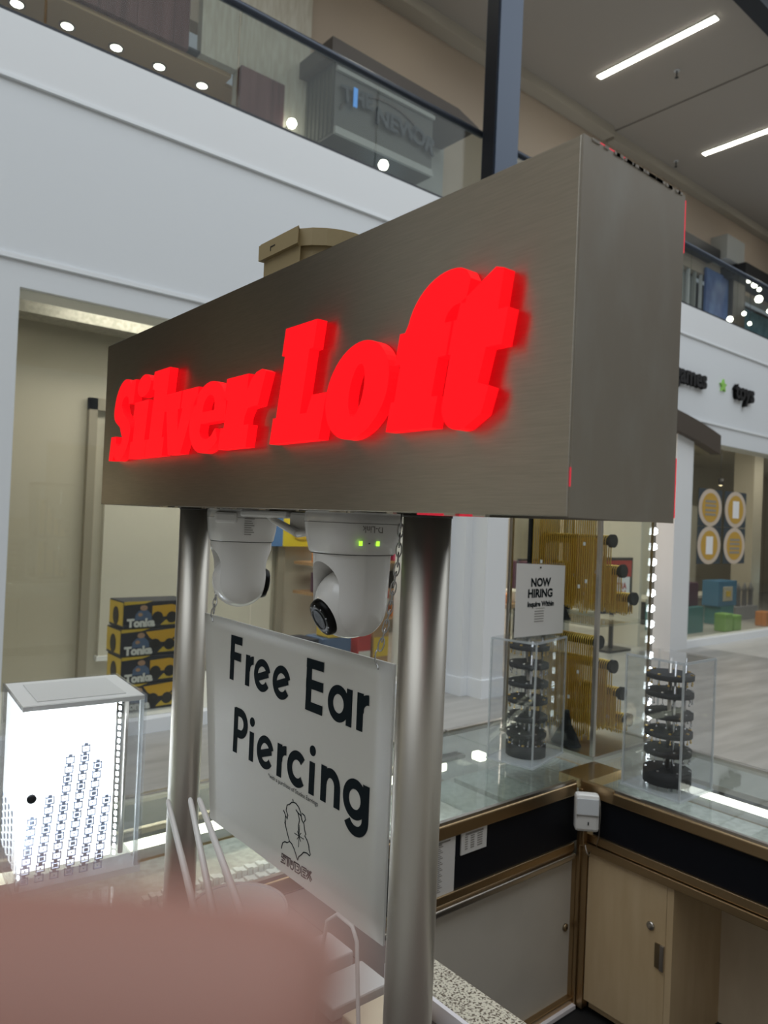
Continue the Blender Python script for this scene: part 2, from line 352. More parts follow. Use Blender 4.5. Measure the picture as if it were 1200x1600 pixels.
# toy truck boxes
def toy_box(x, y, z, wd, h, dp, label, group, variant=0):
    t = thing('toy_box', label, 'box', (x+wd/2, y+dp/2, z), group)
    b = MB().box((x, y, z), (x+wd, y+dp, z+h-.004), bv=.004).build('carton', 'box_navy', t)
    fr = frame((x, y, z), (1, 0, 0), (0, 0, 1), (0, -1, 0)); fl = frame((x, y+dp, z), (0, -1, 0), (0, 0, 1), (-1, 0, 0))
    MB().box((x-.003, y+.01, z+h*.1), (x, y+dp-.01, z+h*.93)).build('end_panel', 'box_yellow', t)
    m = MB().poly([(.55*wd, .08*h), (wd*.99, .10*h), (wd*.99, .24*h), (.63*wd, .27*h)], [], fr, .003)
    m.build('stripe', 'box_yellow', t); MB().poly([(.0, .86*h), (.30*wd, .90*h), (.42*wd, .985*h), (.0, .985*h)], [], fr, .003).build('stripe', 'box_yellow', t)
    m = MB().poly([(.36*wd, .86*h), (.90*wd, .95*h), (.84*wd, .70*h), (.74*wd, .52*h), (.50*wd, .50*h), (.42*wd, .64*h)] if not variant else [(.42*wd, .40*h), (.42*wd, .80*h), (.72*wd, .84*h), (.95*wd, .66*h), (.95*wd, .38*h)], [], fr, .004)
    m.poly([(.58*wd, .46*h), (.9*wd, .46*h), (.9*wd, .52*h), (.58*wd, .52*h)], [], fr, .005); m.build('truck_picture', 'truck_yellow', t)
    for cx, cy in ((.50, .38), (.72, .36), (.88, .40)): MB().poly(arc(cx*wd, cy*h, .085*wd, .085*wd, 0, 360, 12)[:-1], [], fr, .006).build('wheel_picture', 'truck_wheel', t)
    MB().poly(arc(dp*.5, .42*h, .06, .07, 0, 360, 12)[:-1], [], fl, .006).build('wheel_picture', 'truck_wheel', t)
    m = MB().poly([(.16*wd, .30*h), (.42*wd, .30*h), (.40*wd, .52*h), (.34*wd, .66*h), (.22*wd, .64*h), (.17*wd, .50*h)], [], fr, .005); m.build('child_picture', 'figure_blue', t)
    m = MB().poly(arc(.29*wd, .74*h, .055*wd, .10*h, 0, 360, 12)[:-1], [], fr, .006)
    m.poly(arc(.24*wd, .5*h, .035*wd, .07*h, 0, 360, 8)[:-1], [], fr, .007); m.build('face_picture', 'figure_skin', t)
    MB().text('Tonka', .082, (lambda a, b, c=0: fr(.05*wd+a, .07*h+b, .010)), bold=.005).build('lettering', 'white_print', t)
    return t
for k in range(4):
    pos = ['at the foot of the left stack', 'second from the foot of the left stack', 'third from the foot of the left stack', 'on top of the left stack'][k]
    toy_box(2.01+(.012 if k % 2 else 0), 5.42, .096+k*.207, .52, .205, .30, 'yellow and navy toy truck box, %s' % pos, 'toy truck boxes left stack', k % 2)
for k in range(2):
    toy_box(3.35, 5.5, .096+k*.207, .50, .205, .30, 'navy and yellow toy truck box %s behind the hanging panel' % ['low', 'high'][k], 'toy truck boxes right stack', k % 2)
tag(MB().box((3.90, 5.5, .1), (4.22, 5.8, .50), bv=.01).build('storage_box', 'figure_blue'), 'dark blue carton right of the toy boxes behind hanging panel', 'box')
for i, (x, z, wd, h, m, nm, l) in enumerate(((3.95, .503, .16, .16, 'box_yellow', 'toy_carton', 'small yellow carton on the blue carton'), (4.30, .1, .16, .42, 'toy_red', 'toy_carton', 'tall red carton by the toy shop corner'), (4.48, .1, .2, .62, 'wood_warm', 'toy_carton', 'brown carton in toy shop corner behind chain'), (4.52, .725, .14, .2, 'toy_red', 'toy_carton', 'red carton atop the brown carton behind chain'))):
    t = thing(nm, l, 'box', (x+wd/2, 5.65, z)); bx('carton', (x, 5.5, z), (x+wd, 5.7, z+h), m, t, bv=.01); bx('label_band', (x+.01, 5.495, z+h*.3), (x+wd-.01, 5.5, z+h*.6), 'paper' if i % 2 else 'box_yellow', t)
for i, (x, z, wd, h, m) in enumerate(((4.15, .82, .5, .03, 'wood_warm'), (4.15, 1.12, .5, .03, 'wood_warm'))):
    bx('wall_shelf', (x, 5.9, z), (x+wd, 6.44, z+h), m, nb)
for i, (x, z, h, m, l) in enumerate(((4.2, .85, .2, 'toy_purple', 'dark purple'), (4.36, .85, .16, 'toy_orange', 'orange'), (4.5, .85, .22, 'toy_red', 'red'), (4.2, 1.15, .2, 'toy_orange', 'orange'), (4.36, 1.15, .18, 'store_cream', 'cream'), (4.5, 1.15, .21, 'poster_red', 'deep red'))):
    tag(MB().box((x, 6.0, z), (x+.12, 6.2, z+h), bv=.01).build('shelf_box', m), '%s small box on the %s shelf in the toy shop corner' % (l, 'lower' if z < 1 else 'upper'), 'box')

# entrance shop between pilaster and pier
es = thing('trim_2', None, None, (7.5, 9, 0), kind='structure')
bx('back_wall', (4.5, 9.3, 0), (26, 9.4, 3.6), 'store_beige', es)
bx('divider_wall', (4.9, 6.7, 0), (5.0, 9.3, 3.6), 'store_beige', es)
bx('shop_ceiling', (4.9, 5.5, 3.3), (26, 9.4, 3.4), 'store_beige', es)
bx('jamb', (6.9, 8.2, 0), (7.02, 9.3, 3.3), 'store_cream', es)
bx('jamb', (8.55, 6.3, 0), (8.68, 6.42, 3.3), 'store_cream', es)
for i in range(5): bx('wall_panel', (5.1+i*.85, 9.24, .2), (5.85+i*.85, 9.3, 3.0), 'wood_warm' if i < 2 else 'store_cream', es)
u = thing('shelf_unit', 'tall warm wooden shelving full of goods inside the entrance shop', 'shelving', (6.3, 8.2, 0))
for x in (5.45, 6.3, 7.15): bx('upright', (x, 8.0, 0), (x+.04, 8.4, 2.3), 'wood_warm', u)
for k in range(6): bx('shelf', (5.45, 8.0, .2+k*.4), (7.19, 8.4, .23+k*.4), 'wood_warm', u)
cs = ['toy_red', 'toy_orange', 'store_cream', 'toy_teal', 'black_matte', 'poster_red', 'box_yellow', 'toy_pink', 'grey_cloth']
cn = ['red', 'orange', 'cream', 'teal', 'black', 'dark red', 'yellow', 'pink', 'grey']
wz = ['bottom', 'second', 'third', 'fourth', 'fifth']
for k in range(5):
    for j in range(6):
        i = (k*3+j*2) % 9; h = .16+.14*((j*7+k*3) % 5)/5; x = (5.50, 5.77, 6.04, 6.36, 6.62, 6.88)[j]
        ob = MB().box((x, 8.05, .232+k*.4), (x+.17, 8.25, .232+k*.4+h), bv=.008).build('goods_box', cs[i])
        tag(ob, '%s packet on the %s shelf of the wooden shelving, place %s from the left' % (cn[i], wz[k], ['first', 'second', 'third', 'fourth', 'fifth', 'last'][j]), 'box', 'goods on entrance shop shelving')
# SALE poster on a stand
p = thing('sale_poster', 'red and white sale poster on a dark stand in the shop entrance', 'poster', (8.65, 5.6, 0))
bx('frame', (8.25, 5.56, .50), (9.05, 5.60, 1.24), 'dark_frame', p)
bx('post', (8.62, 5.58, .03), (8.67, 5.62, .5), 'dark_frame', p); bx('foot', (8.4, 5.45, 0), (8.9, 5.75, .03), 'dark_frame', p)
bx('red_header', (8.29, 5.553, .98), (9.01, 5.56, 1.20), 'poster_red', p)
q = bx('white_card', (8.42, 5.548, .58), (8.97, 5.56, .98), 'white_print', p)
fr = frame((8.63, 5.552, 1.0), (1, 0, 0), (0, 0, 1), (0, -1, 0))
MB().text('SALE', .21, fr, d=.006, align='CENTER', bold=.006).build('sale_lettering', 'black_matte', p)
fr = frame((8.70, 5.547, .82), (1, 0, 0), (0, 0, 1), (0, -1, 0))
MB().text('EXTRA', .12, fr, d=.003, align='CENTER', bold=.003).text('50%', .22, (lambda a, b, c=0: fr(a, b-.18, c)), d=.003, align='CENTER', bold=.006).build('offer_lettering', 'poster_red', p)
t = thing('clothes_rack', 'dark clothes rack with hanging garments in shop entrance', 'clothes rack', (8.9, 7.2, 0))
MB().tube([(8.6, 7.2, 0), (8.6, 7.2, 1.1)], .015).tube([(9.4, 7.2, 0), (9.4, 7.2, 1.1)], .015).tube([(8.6, 7.2, 1.1), (9.4, 7.2, 1.1)], .015).build('rail', 'dark_frame', t)
for k in range(6): MB().box((8.68+k*.12, 7.05, .35), (8.74+k*.12, 7.4, 1.08), bv=.015).build('garment', ['toy_purple', 'burgundy', 'black_matte'][k % 3], t)
t = thing('entrance_table', 'low dark display table inside the entrance shop', 'table', (7.5, 6.4, 0))
bx('tabletop', (6.9, 6.2, .55), (8.1, 6.8, .6), 'wood_warm', t)
for x in (6.93, 8.03):
    for y in (6.23, 6.73): bx('leg', (x, y, 0), (x+.04, y+.04, .55), 'dark_frame', t)
for k in range(4): tag(MB().box((6.95+k*.28, 6.3, .6), (7.15+k*.28, 6.55, .68+.04*(k % 3)), bv=.02).build('folded_garment', ['poster_red', 'toy_orange', 'store_cream', 'toy_red'][k]), '%s folded garment on the low entrance table' % ['dark red', 'orange', 'cream', 'bright red'][k], 'clothing')

# right hand glass shopfront
wn = thing('window_2', None, None, (16, 5.25, 0), kind='structure')
bx('sill', (9.81, 5.16, 0), (26, 5.34, .10), 'mall_lip', wn)
for x0, x1 in ((9.81, 12.35), (12.36, 15.0), (15.01, 26)): bx('pane', (x0, 5.24, .10), (x1, 5.25, 2.93), 'glass_shop', wn)
t = thing('trim_3', None, None, (13, 6.6, 0), kind='structure')
bx('side_partition', (9.3, 5.6, 0), (9.36, 6.3, 3.3), 'store_cream', t)
MB().box((11.2, 8.0, 0), (15.5, 8.1, 2.2)).build('inner_partition', 'store_cream', t)
bx('inner_column', (15.0, 6.6, 0), (15.4, 7.0, 3.3), 'store_beige', t)
# medallion posters on the glass
fr0 = frame((0, 5.235, 0), (1, 0, 0), (0, 0, 1), (0, -1, 0))
for i, (cx, cz, lines, l) in enumerate(((10.50, 1.99, 1, 'round gold window poster with dark text lines, upper left of the four'), (11.29, 1.99, 0, 'round gold window poster with a white label, upper right of the four'), (10.50, 1.44, 0, 'round gold window poster with a white label, lower left of the four'), (11.29, 1.44, 1, 'round gold window poster with dark text lines, lower right of the four'))):
    p = thing('window_poster', l, 'poster', (cx, 5.23, cz-.26), 'round posters on the shop glass')
    fr = frame((cx, 5.235, cz), (1, 0, 0), (0, 0, 1), (0, -1, 0))
    MB().poly([(-.35, -.27), (.35, -.27), (.35, .27), (-.35, .27)], [], fr, .004).build('square_backing', 'medal_corner', p)
    MB().poly(arc(0, 0, .345, .275, 0, 360, 32)[:-1], [], fr, .007).build('pale_ring', 'medal_rim', p)
    MB().poly(arc(0, 0, .25, .215, 0, 360, 32)[:-1], [], fr, .010).build('gold_disc', 'medal_gold', p)
    if lines:
        m = MB()
        for z in (.09, .03, -.04, -.1): m.poly([(-.16, z-.018), (.16, z-.018), (.16, z+.018), (-.16, z+.018)], [], fr, .012)
        m.build('text_bars', 'store_beige_dark', p)
    else: MB().poly([(-.10, -.13), (.10, -.13), (.10, .13), (-.10, .13)], [], fr, .012).build('white_label', 'white_print', p)
# toys in right hand window
def toyset(name, label, cat, x, y, parts):
    t = thing(name, label, cat, (x, y, 0))
    for nm, a, b, m in parts: bx(nm, a, b, m, t, bv=.01)
    return t
toyset('toy_display', 'dark purple toy gift box with a pink bow in the window', 'toy', 11.3, 6.2, (('gift_box', (11.05, 6.0, .42), (11.75, 6.4, .80), 'toy_purple'), ('bow', (11.25, 6.1, .80), (11.42, 6.3, .95), 'toy_pink'), ('bow', (11.44, 6.12, .80), (11.56, 6.28, .90), 'toy_pink'), ('plinth', (11.0, 5.9, 0), (11.75, 6.5, .42), 'toy_teal')))
toyset('toy_playset', 'blue toy playset box with a yellow picture on window shelf', 'toy', 13.2, 6.3, (('playset_box', (12.85, 6.2, .33), (13.55, 6.5, .78), 'toy_blue'), ('picture', (13.0, 6.18, .42), (13.35, 6.2, .68), 'store_beige'), ('sun_picture', (13.1, 6.17, .5), (13.25, 6.18, .6), 'box_yellow'), ('stand', (12.95, 6.2, 0), (13.45, 6.5, .33), 'toy_teal')))
for x, h, m, l in ((12.1, .30, 'toy_green', 'green'), (12.42, .26, 'toy_green', 'lime green'), (13.62, .26, 'toy_orange', 'orange'), (14.3, .34, 'toy_teal', 'teal')):
    tag(MB().box((x, 5.7, 0), (x+.26, 5.9, h), bv=.02).build('toy_box', m), '%s toy box standing low in the right window' % l, 'toy')
t = thing('toy_castle', 'grey toy castle with slim towers in the right window', 'toy', (14.4, 6.5, 0))
bx('castle_base', (13.95, 6.4, 0), (14.9, 6.7, .25), 'grey_cloth', t)
for k in range(4): MB().lathe([(.045, 0), (.045, .3), (.06, .3), (0, .46)], (14.0+k*.26, 6.5, .25), 10).build('tower', 'grey_cloth', t)
t = thing('shop_table', 'pale table behind the toy displays in right window', 'table', (12.2, 7.0, 0))
bx('tabletop', (11.5, 6.8, .40), (14.6, 7.3, .45), 'store_cream', t)
for x in (11.55, 14.5): bx('leg', (x, 6.85, 0), (x+.05, 7.25, .4), 'dark_frame', t)
t = thing('light_cluster', 'bright blue white lit sign inside far right shop', 'sign', (15.6, 6.3, 0)); bx('post', (15.6, 6.3, 0), (15.66, 6.36, .6), 'dark_frame', t); bx('lit_panel', (15.3, 6.28, .6), (15.9, 6.34, .95), 'blue_lit', t)
for x, y, z, l in ((13.2, 6.4, 2.5, 'nearer'), (14.9, 5.9, 2.35, 'farther')):
    t = thing('spot_lamp', '%s small warm spot lamp hanging inside the right shop' % l, 'lamp', (x, y, z)); MB().lathe([(.04, 0), (.05, .12)], (x, y, z), 12).build('shade', 'dark_frame', t)
    MB().lathe([(0, -.012), (.035, -.002)], (x, y, z), 12).build('bulb', 'lamp_warm', t); MB().tube([(x, y, z+.12), (x, y, 3.3)], .006, 6).build('stem', 'dark_frame', t)
# shop name letters
fr = frame((0, 5.2, 0), (1, 0, 0), (0, 0, 1), (0, -1, 0))
s = thing('shop_sign', 'raised black lowercase shop lettering on the white fascia with green star', 'sign', (10.4, 5.2, 3.62))
def raised(txt, size, x, z, m, parent, nm, d=.06, bold=.012):
    mb = MB()
    for i in range(6): mb.text(txt, size, frame((x, 5.2, z), (1, 0, 0), (0, 0, 1), (0, -1, 0)), d=.004+d*i/5, bold=bold)
    return mb.build(nm, m, parent)
raised('games', .36, 9.20, 3.66, 'black_matte', s, 'word_games')
raised('toys', .36, 10.98, 3.66, 'black_matte', s, 'word_toys')
MB().poly([(10.66+r_*cos(radians(90+36*k)), 3.79+r_*sin(radians(90+36*k))) for k in range(10) for r_ in [(.10 if k % 2 == 0 else .045)]], [], fr, .03).build('star', 'sage_green', s)
# arched canopy
cp = thing('arched_canopy', 'dark brown arched canopy projecting from the white shopfront', 'canopy', (9.6, 4.9, 2.8))
xx = [5.6+4.8*i/20 for i in range(21)]
m = MB().poly([(x, 3.31-.050*(x-8)**2-.27) for x in xx]+[(x, 3.31-.050*(x-8)**2) for x in xx[::-1]], [], frame((0, 5.2, 0), (1, 0, 0), (0, 0, 1), (0, -1, 0)), .14); m.build('arch_shell', 'canopy_brown', cp)

# balcony balustrade
bl = thing('glass_balustrade', 'frameless glass balustrade with dark handrail along the upper balcony', 'railing', (3, 5.25, 4.745))
bx('base_channel', (.35, 5.20, 4.745), (26, 5.26, 4.775), 'dark_frame', bl)
js = [.35, 1.247, 2.658, 4.048, 5.5, 6.9, 8.3, 9.7, 11.1, 12.5, 13.9, 15.3, 16.7, 18.1]
for a, b in zip(js[:-1], js[1:]): bx('glass_panel', (a+.008, 5.22, 4.775), (b-.008, 5.235, 5.57), 'glass_rail', bl)
for a, b in ((.35, 5.42), (5.75, 26)): MB().tube([(a, 5.228, 5.59), (b, 5.228, 5.59)], .035, 12).build('handrail', 'handrail', bl)
# steel post rising from the balcony edge
t = thing('steel_post', 'dark blue steel column rising from the balcony edge', 'column', (5.6, 5.0, 4.745))
MB().box((5.39, 5.0, 4.77), (5.72, 5.19, 9.19)).build('shaft', 'post_blue', t)
MB().box((5.37, 4.98, 4.745), (5.74, 5.195, 4.77)).build('base_plate', 'dark_frame', t)
MB().box((5.375, 5.02, 4.80), (5.39, 5.17, 9.19)).build('flange', 'dark_frame', t)

# upper level
ul = thing('wall_back', None, None, (6, 8.3, 4.7), kind='structure')
struct('floor', MB().box((.35, 5.5, 4.5), (26, 9.5, 4.72)), 'mall_white'); struct('floor', MB().box((-24, 5.5, 4.5), (-3.25, 9.5, 4.72)), 'mall_white')
bx('upper_wall', (.35, 8.28, 7.45), (26, 8.5, 9.2), 'upper_beige', ul); bx('upper_wall', (-24, 8.28, 4.72), (-3.25, 8.5, 9.2), 'upper_beige', ul)
bx('lower_upper_wall', (5.2, 8.28, 4.72), (14.7, 8.5, 7.45), 'upper_beige', ul)
bx('gypsum_beam', (.35, 8.03, 9.03), (11.9, 8.28, 9.2), 'beam_paint', ul)
bx('gypsum_beam', (12.0, 8.10, 9.03), (26, 8.28, 9.2), 'beam_paint', ul)
MB().box((6.45, 8.22, 4.72), (7.7, 8.28, 7.45)).build('grey_wall_panel', 'grey_panel', ul)
bx('wall_panel', (7.02, 8.2, 4.72), (7.10, 8.28, 7.3), 'mall_white', ul)
c = thing('ceiling', None, None, (6, 7, 9.2), kind='structure')
bx('slab', (-24, 4.85, 9.2), (12.0, 8.5, 9.4), 'ceiling_paint', c)
bx('slab', (12.05, 4.85, 9.2), (26, 8.5, 9.4), 'ceiling_paint', c)
bx('joint_strip', (12.0, 4.85, 9.23), (12.05, 8.5, 9.4), 'roof_dark', c)
bx('edge_beam', (-24, 4.6, 8.95), (26, 4.85, 9.4), 'dark_frame', c)
for i, (x, y0, y1) in enumerate(((10.30, 5.33, 7.33), (13.95, 5.37, 7.37), (6.65, 5.33, 7.33), (3.0, 5.33, 7.33), (17.6, 5.37, 7.37), (-.65, 5.33, 7.33), (-4.3, 5.33, 7.33), (-7.95, 5.33, 7.33), (-11.6, 5.33, 7.33), (-15.2, 5.33, 7.33))):
    l = ['linear ceiling light at the top right of the view', 'linear ceiling light beyond the ceiling joint, cut by the right frame edge', 'linear ceiling light above the steel post', 'linear ceiling light above the burgundy shopfront', 'farthest linear ceiling light', 'linear ceiling light left of the burgundy shopfront', 'third linear ceiling light left of the burgundy shopfront', 'fourth linear ceiling light left of the burgundy shopfront', 'fifth linear ceiling light left of the burgundy shopfront', 'leftmost linear ceiling light'][i]
    t = thing('ceiling_light', l, 'light', (x+.05, (y0+y1)/2, 9.17), 'linear ceiling lights')
    bx('housing', (x-.01, y0-.01, 9.185), (x+.12, y1+.01, 9.2), 'mall_white', t); bx('diffuser', (x, y0, 9.175), (x+.11, (y0+y1)/2, 9.187), 'tube_on', t); bx('diffuser', (x, (y0+y1)/2+.004, 9.175), (x+.11, y1, 9.187), 'tube_on', t)
for x, y, l in ((11.13, 6.37, 'nearer'), (13.9, 7.9, 'farther')):
    t = thing('sprinkler_head', '%s small sprinkler head hanging under the upper ceiling' % l, 'sprinkler', (x, y, 9.07)); MB().lathe([(.012, 0), (.035, .01), (.012, .02), (.012, .13)], (x, y, 9.07), 10).build('head', 'dark_frame', t); MB().lathe([(.05, 0), (.05, .01)], (x, y, 9.19), 12).build('escutcheon', 'mall_white', t)
# burgundy shopfront
s = thing('burgundy_shopfront', 'burgundy panelled upstairs shopfront with a tan soffit', 'shopfront', (1, 8.5, 4.72))
x = .36; k = 0
while x < 3.5:
    MB().box((x, 8.20, 7.03), (min(x+.42, 3.52), 8.28, 9.0)).build('fascia_panel', 'burgundy', s); x += .425; k += 1
bx('soffit', (.36, 8.28, 6.98), (4.12, 9.45, 7.03), 'tan_soffit', s); bx('soffit', (4.12, 8.50, 6.98), (4.36, 9.45, 7.03), 'tan_soffit', s)
bx('return_wall', (4.36, 8.5, 4.72), (4.5, 9.45, 6.98), 'tan_soffit', s)
bx('rear_wall', (.36, 9.4, 4.72), (4.1, 9.45, 7.0), 'burgundy', s)
bx('entry_soffit', (.4, 9.0, 6.96), (1.6, 9.4, 6.98), 'wood_warm', s)
bx('stone_pier', (4.14, 8.16, 4.72), (5.18, 8.28, 9.0), 'pale_stone', s); bx('stone_pier', (3.66, 8.16, 7.03), (4.138, 8.28, 9.0), 'pale_stone', s)
bx('pier_trim', (3.52, 8.18, 7.03), (3.66, 8.28, 7.06), 'dark_frame', s)
for z0 in (6.2,): MB().box((4.14, 8.06, 4.72), (4.76, 8.16, 7.06), bv=.01).build('burgundy_block', 'burgundy', s)
for i, r_ in enumerate((.2055, .265, .3281, .388, .4523)):
    y = 8.67; x = r_*y
    t = thing('downlight', 'recessed round downlight in the tan soffit, %s from the left' % ['first', 'second', 'third', 'fourth', 'fifth'][i], 'light', (x, y, 6.96), 'soffit downlights')
    MB().lathe([(.085, -.012), (.085, .0)], (x, y, 6.98), 20).build('trim_ring', 'steel_rail', t); MB().lathe([(0, -.016), (.062, -.014), (.065, -.008)], (x, y, 6.98), 20).build('lens', 'lamp_on', t)
for i, (px, pz) in enumerate(((.6054, .6224), (.7937, .6206))):
    y = 7.0 if i else 8.02; x = px*y; z = 1.6+pz*y
    t = thing('pendant_globe', 'small round globe lamp %s' % ['before the pale stone pier', 'below the upstairs grey shop sign'][i], 'lamp', (x, y, z-.05), 'small upstairs globe lamps')
    MB().lathe([(.001, -.065), (.045, -.045), (.065, 0), (.045, .045), (.001, .065)], (x, y, z), 16).build('globe', 'lamp_on', t)
    if i: MB().tube([(x, y, z-.06), (x, y, 4.72)], .008, 6).build('stem', 'dark_frame', t)
    else: MB().tube([(x, y, z), (x, 8.2, z)], .01, 6).build('bracket', 'dark_frame', t)
# grey projecting shop sign
s = thing('shop_sign', 'grey projecting upstairs shop sign with a dark roof and arched lettering', 'sign', (5.9, 7.9, 6.35))
bx('cabinet', (5.14, 7.5, 6.37), (6.80, 8.2, 7.30), 'sign_grey', s)
MB().poly([(5.02, 7.30), (7.62, 7.30), (7.62, 7.34), (7.2, 7.46), (5.02, 7.50)], [], frame((0, 8.2, 0), (1, 0, 0), (0, 0, 1), (0, -1, 0)), .78).build('roof', 'roof_dark', s)
for k in range(7): bx('side_slat', (5.125, 7.55+k*.09, 6.40), (5.14, 7.60+k*.09, 7.27), 'slat_dark', s)
MB().stroke(arc(5.97, 6.52, .80, .56, 20, 160, 18), .03, frame((0, 7.5, 0), (1, 0, 0), (0, 0, 1), (0, -1, 0)), .02).build('arch_line', 'roof_dark', s)
bx('lower_moulding', (5.14, 7.46, 6.37), (6.80, 7.5, 6.46), 'grey_panel', s); bx('upper_moulding', (5.14, 7.46, 7.16), (6.80, 7.5, 7.21), 'grey_panel', s)
frs = lambda a, b, c=0: Vector((a, 7.49-c, b))
def arched(txt, x0, z0, size, rot, nm, m='sign_dark'):
    mb = MB()
    for i in range(4): mb.text(txt, size, (lambda a, b, c=0: Vector((x0+a*cos(rot)-b*sin(rot), 7.47-i*.01, z0+a*sin(rot)+b*cos(rot)))), bold=.008)
    return mb.build(nm, m, s)
arched('THE', 5.22, 6.80, .27, .12, 'word_the'); arched('NEW', 5.75, 6.72, .30, 0, 'word_new'); arched('OR', 6.36, 6.74, .30, -.22, 'word_end')
MB().box((5.38, 7.43, 6.78), (5.44, 7.44, 7.02)).build('blue_neon', 'sign_blue', s)
s2 = thing('upstairs_shopfront', 'dark glazed upstairs shopfront under the grey sign', 'shopfront', (6, 8.1, 4.72))
bx('dark_glazing', (5.2, 8.0, 4.72), (7.0, 8.2, 6.36), 'store_dark', s2); bx('lintel', (5.2, 7.9, 6.28), (7.0, 8.0, 6.36), 'roof_dark', s2)
for i, (a, b) in enumerate(((5.95, 6.25), (6.28, 6.5), (6.53, 6.66))): bx('lit_pane', (a, 7.97, 6.02), (b, 8.0, 6.26), 'blue_lit', s2)  # glowing panes stand in for the skylight reflected in the glass
# blue upstairs shop on the right
s = thing('blue_shopfront', 'upstairs shop with blue banners and a black canopy at the right', 'shopfront', (16.5, 8.1, 4.72))
bx('rear', (14.7, 9.3, 4.72), (26, 9.4, 7.9), 'wave_dark', s)
bx('canopy', (13.2, 8.0, 7.75), (16.1, 8.28, 7.98), 'dark_frame', s)
bx('grey_box', (16.2, 7.9, 7.82), (17.05, 8.28, 8.36), 'grey_panel', s)
bx('black_canopy', (16.7, 7.7, 7.55), (22, 8.28, 7.80), 'black_matte', s)
for k in range(5): bx('glass_mullion', (14.75+k*.28, 8.3, 4.72), (14.80+k*.28, 8.36, 7.7), 'grey_panel' if k % 2 else 'mall_white', s)
bx('grey_curtain', (14.7, 8.45, 4.72), (15.9, 8.5, 7.7), 'grey_panel', s)
bx('banner', (15.9, 8.2, 4.72), (16.95, 8.25, 7.6), 'banner_blue', s)
bx('column', (16.98, 8.1, 4.72), (17.6, 8.25, 7.55), 'roof_dark', s)
bx('aqua_backdrop', (17.6, 8.9, 4.72), (22, 8.95, 7.55), 'aqua_glow', s)
t = thing('mannequin', 'pale blue mannequin in the upstairs shop window', 'mannequin', (17.9, 8.4, 4.72))
MB().lathe([(.12, 0), (.10, .4), (.16, .9), (.19, 1.1), (.14, 1.35), (.22, 1.65), (.20, 1.8), (.06, 1.88), (.055, 1.95)], (17.9, 8.5, 4.75), 16).build('torso', 'mannequin', t)
MB().lathe([(.02, 0), (.09, .06), (.11, .16), (.09, .26), (.01, .31)], (17.9, 8.5, 6.68), 16).build('head', 'mannequin', t)
for sx_ in (-1, 1): MB().tube([(17.9+.22*sx_, 8.5, 6.45), (17.9+.34*sx_, 8.42, 6.1), (17.9+.2*sx_, 8.3, 5.9)], [.06, .05, .035], 10).build('arm', 'mannequin', t)
for i, (r0, r1, q_) in enumerate(((1.9, .784, .05), (2.0, .775, .07), (2.06, .77, .05), (2.085, .735, .09), (2.18, .72, .05), (1.95, .62, .07), (2.02, .65, .05), (2.03, .625, .045))):
    y = 8.0; x = r0*y; z = 1.6+r1*y
    x, z = ((17.2, 7.52), (17.5, 7.50), (17.75, 7.45), (17.75, 7.22), (18.3, 7.05), (16.35, 6.45), (17.02, 6.72), (17.32, 6.55))[i]
    t = thing('shop_lamp', 'bright round lamp in the blue upstairs shop, %s' % ['first under the black canopy', 'second under the black canopy', 'third under the black canopy', 'large and bright below the canopy', 'small at the right', 'low before the blue banner', 'upper one before the dark column', 'lower one before the dark column'][i], 'lamp', (x, 7.8, z-q_), 'lamps of the blue upstairs shop')
    MB().lathe([(.001, -q_), (q_*.7, -q_*.7), (q_, 0), (q_*.7, q_*.7), (.001, q_)], (x, 7.85, z), 14).build('bulb', 'lamp_on', t)
    MB().tube([(x, 7.85, z+q_*.9), (x, 7.85, 7.56 if i > 2 else z+q_+.02)], .006, 6).build('stem', 'dark_frame', t)

# opposite side of the mall and ends
ow = thing('wall_right', None, None, (4, -7.4, 0), kind='structure')
bx('opposite_fascia', (-24, -7.6, 3.1), (26, -7.3, 4.75), 'mall_white', ow)
bx('opposite_shopfronts', (-24, -7.9, 0), (26, -7.6, 3.1), 'store_beige', ow)
bx('opposite_upper', (-24, -9.2, 4.75), (26, -9.0, 9.2), 'upper_beige', ow)
bx('opposite_ceiling', (-24, -9.2, 9.2), (26, -5.0, 9.4), 'ceiling_paint', ow)
for k in range(6): bx('opposite_pier', (-20+k*8, -7.55, 0), (-19.3+k*8, -7.3, 3.1), 'mall_white', ow)
e1 = thing('wall_front', None, None, (-24, 0, 0), kind='structure'); bx('end_wall', (-24.2, -9.2, 0), (-24, 9.5, 9.4), 'upper_beige', e1); bx('end_wall', (26, -9.2, 0), (26.2, 9.5, 9.4), 'upper_beige', e1)
bx('end_shopfront', (-24, -7.3, 0), (-23.8, 5.2, 4.2), 'store_beige', e1)

# ================================================================ KIOSK (K units)
use(K)
TOP = .95
struct('floor', MB().box((.36, -1.4, .30), (1.70, 1.20, .366)), 'black_matte')
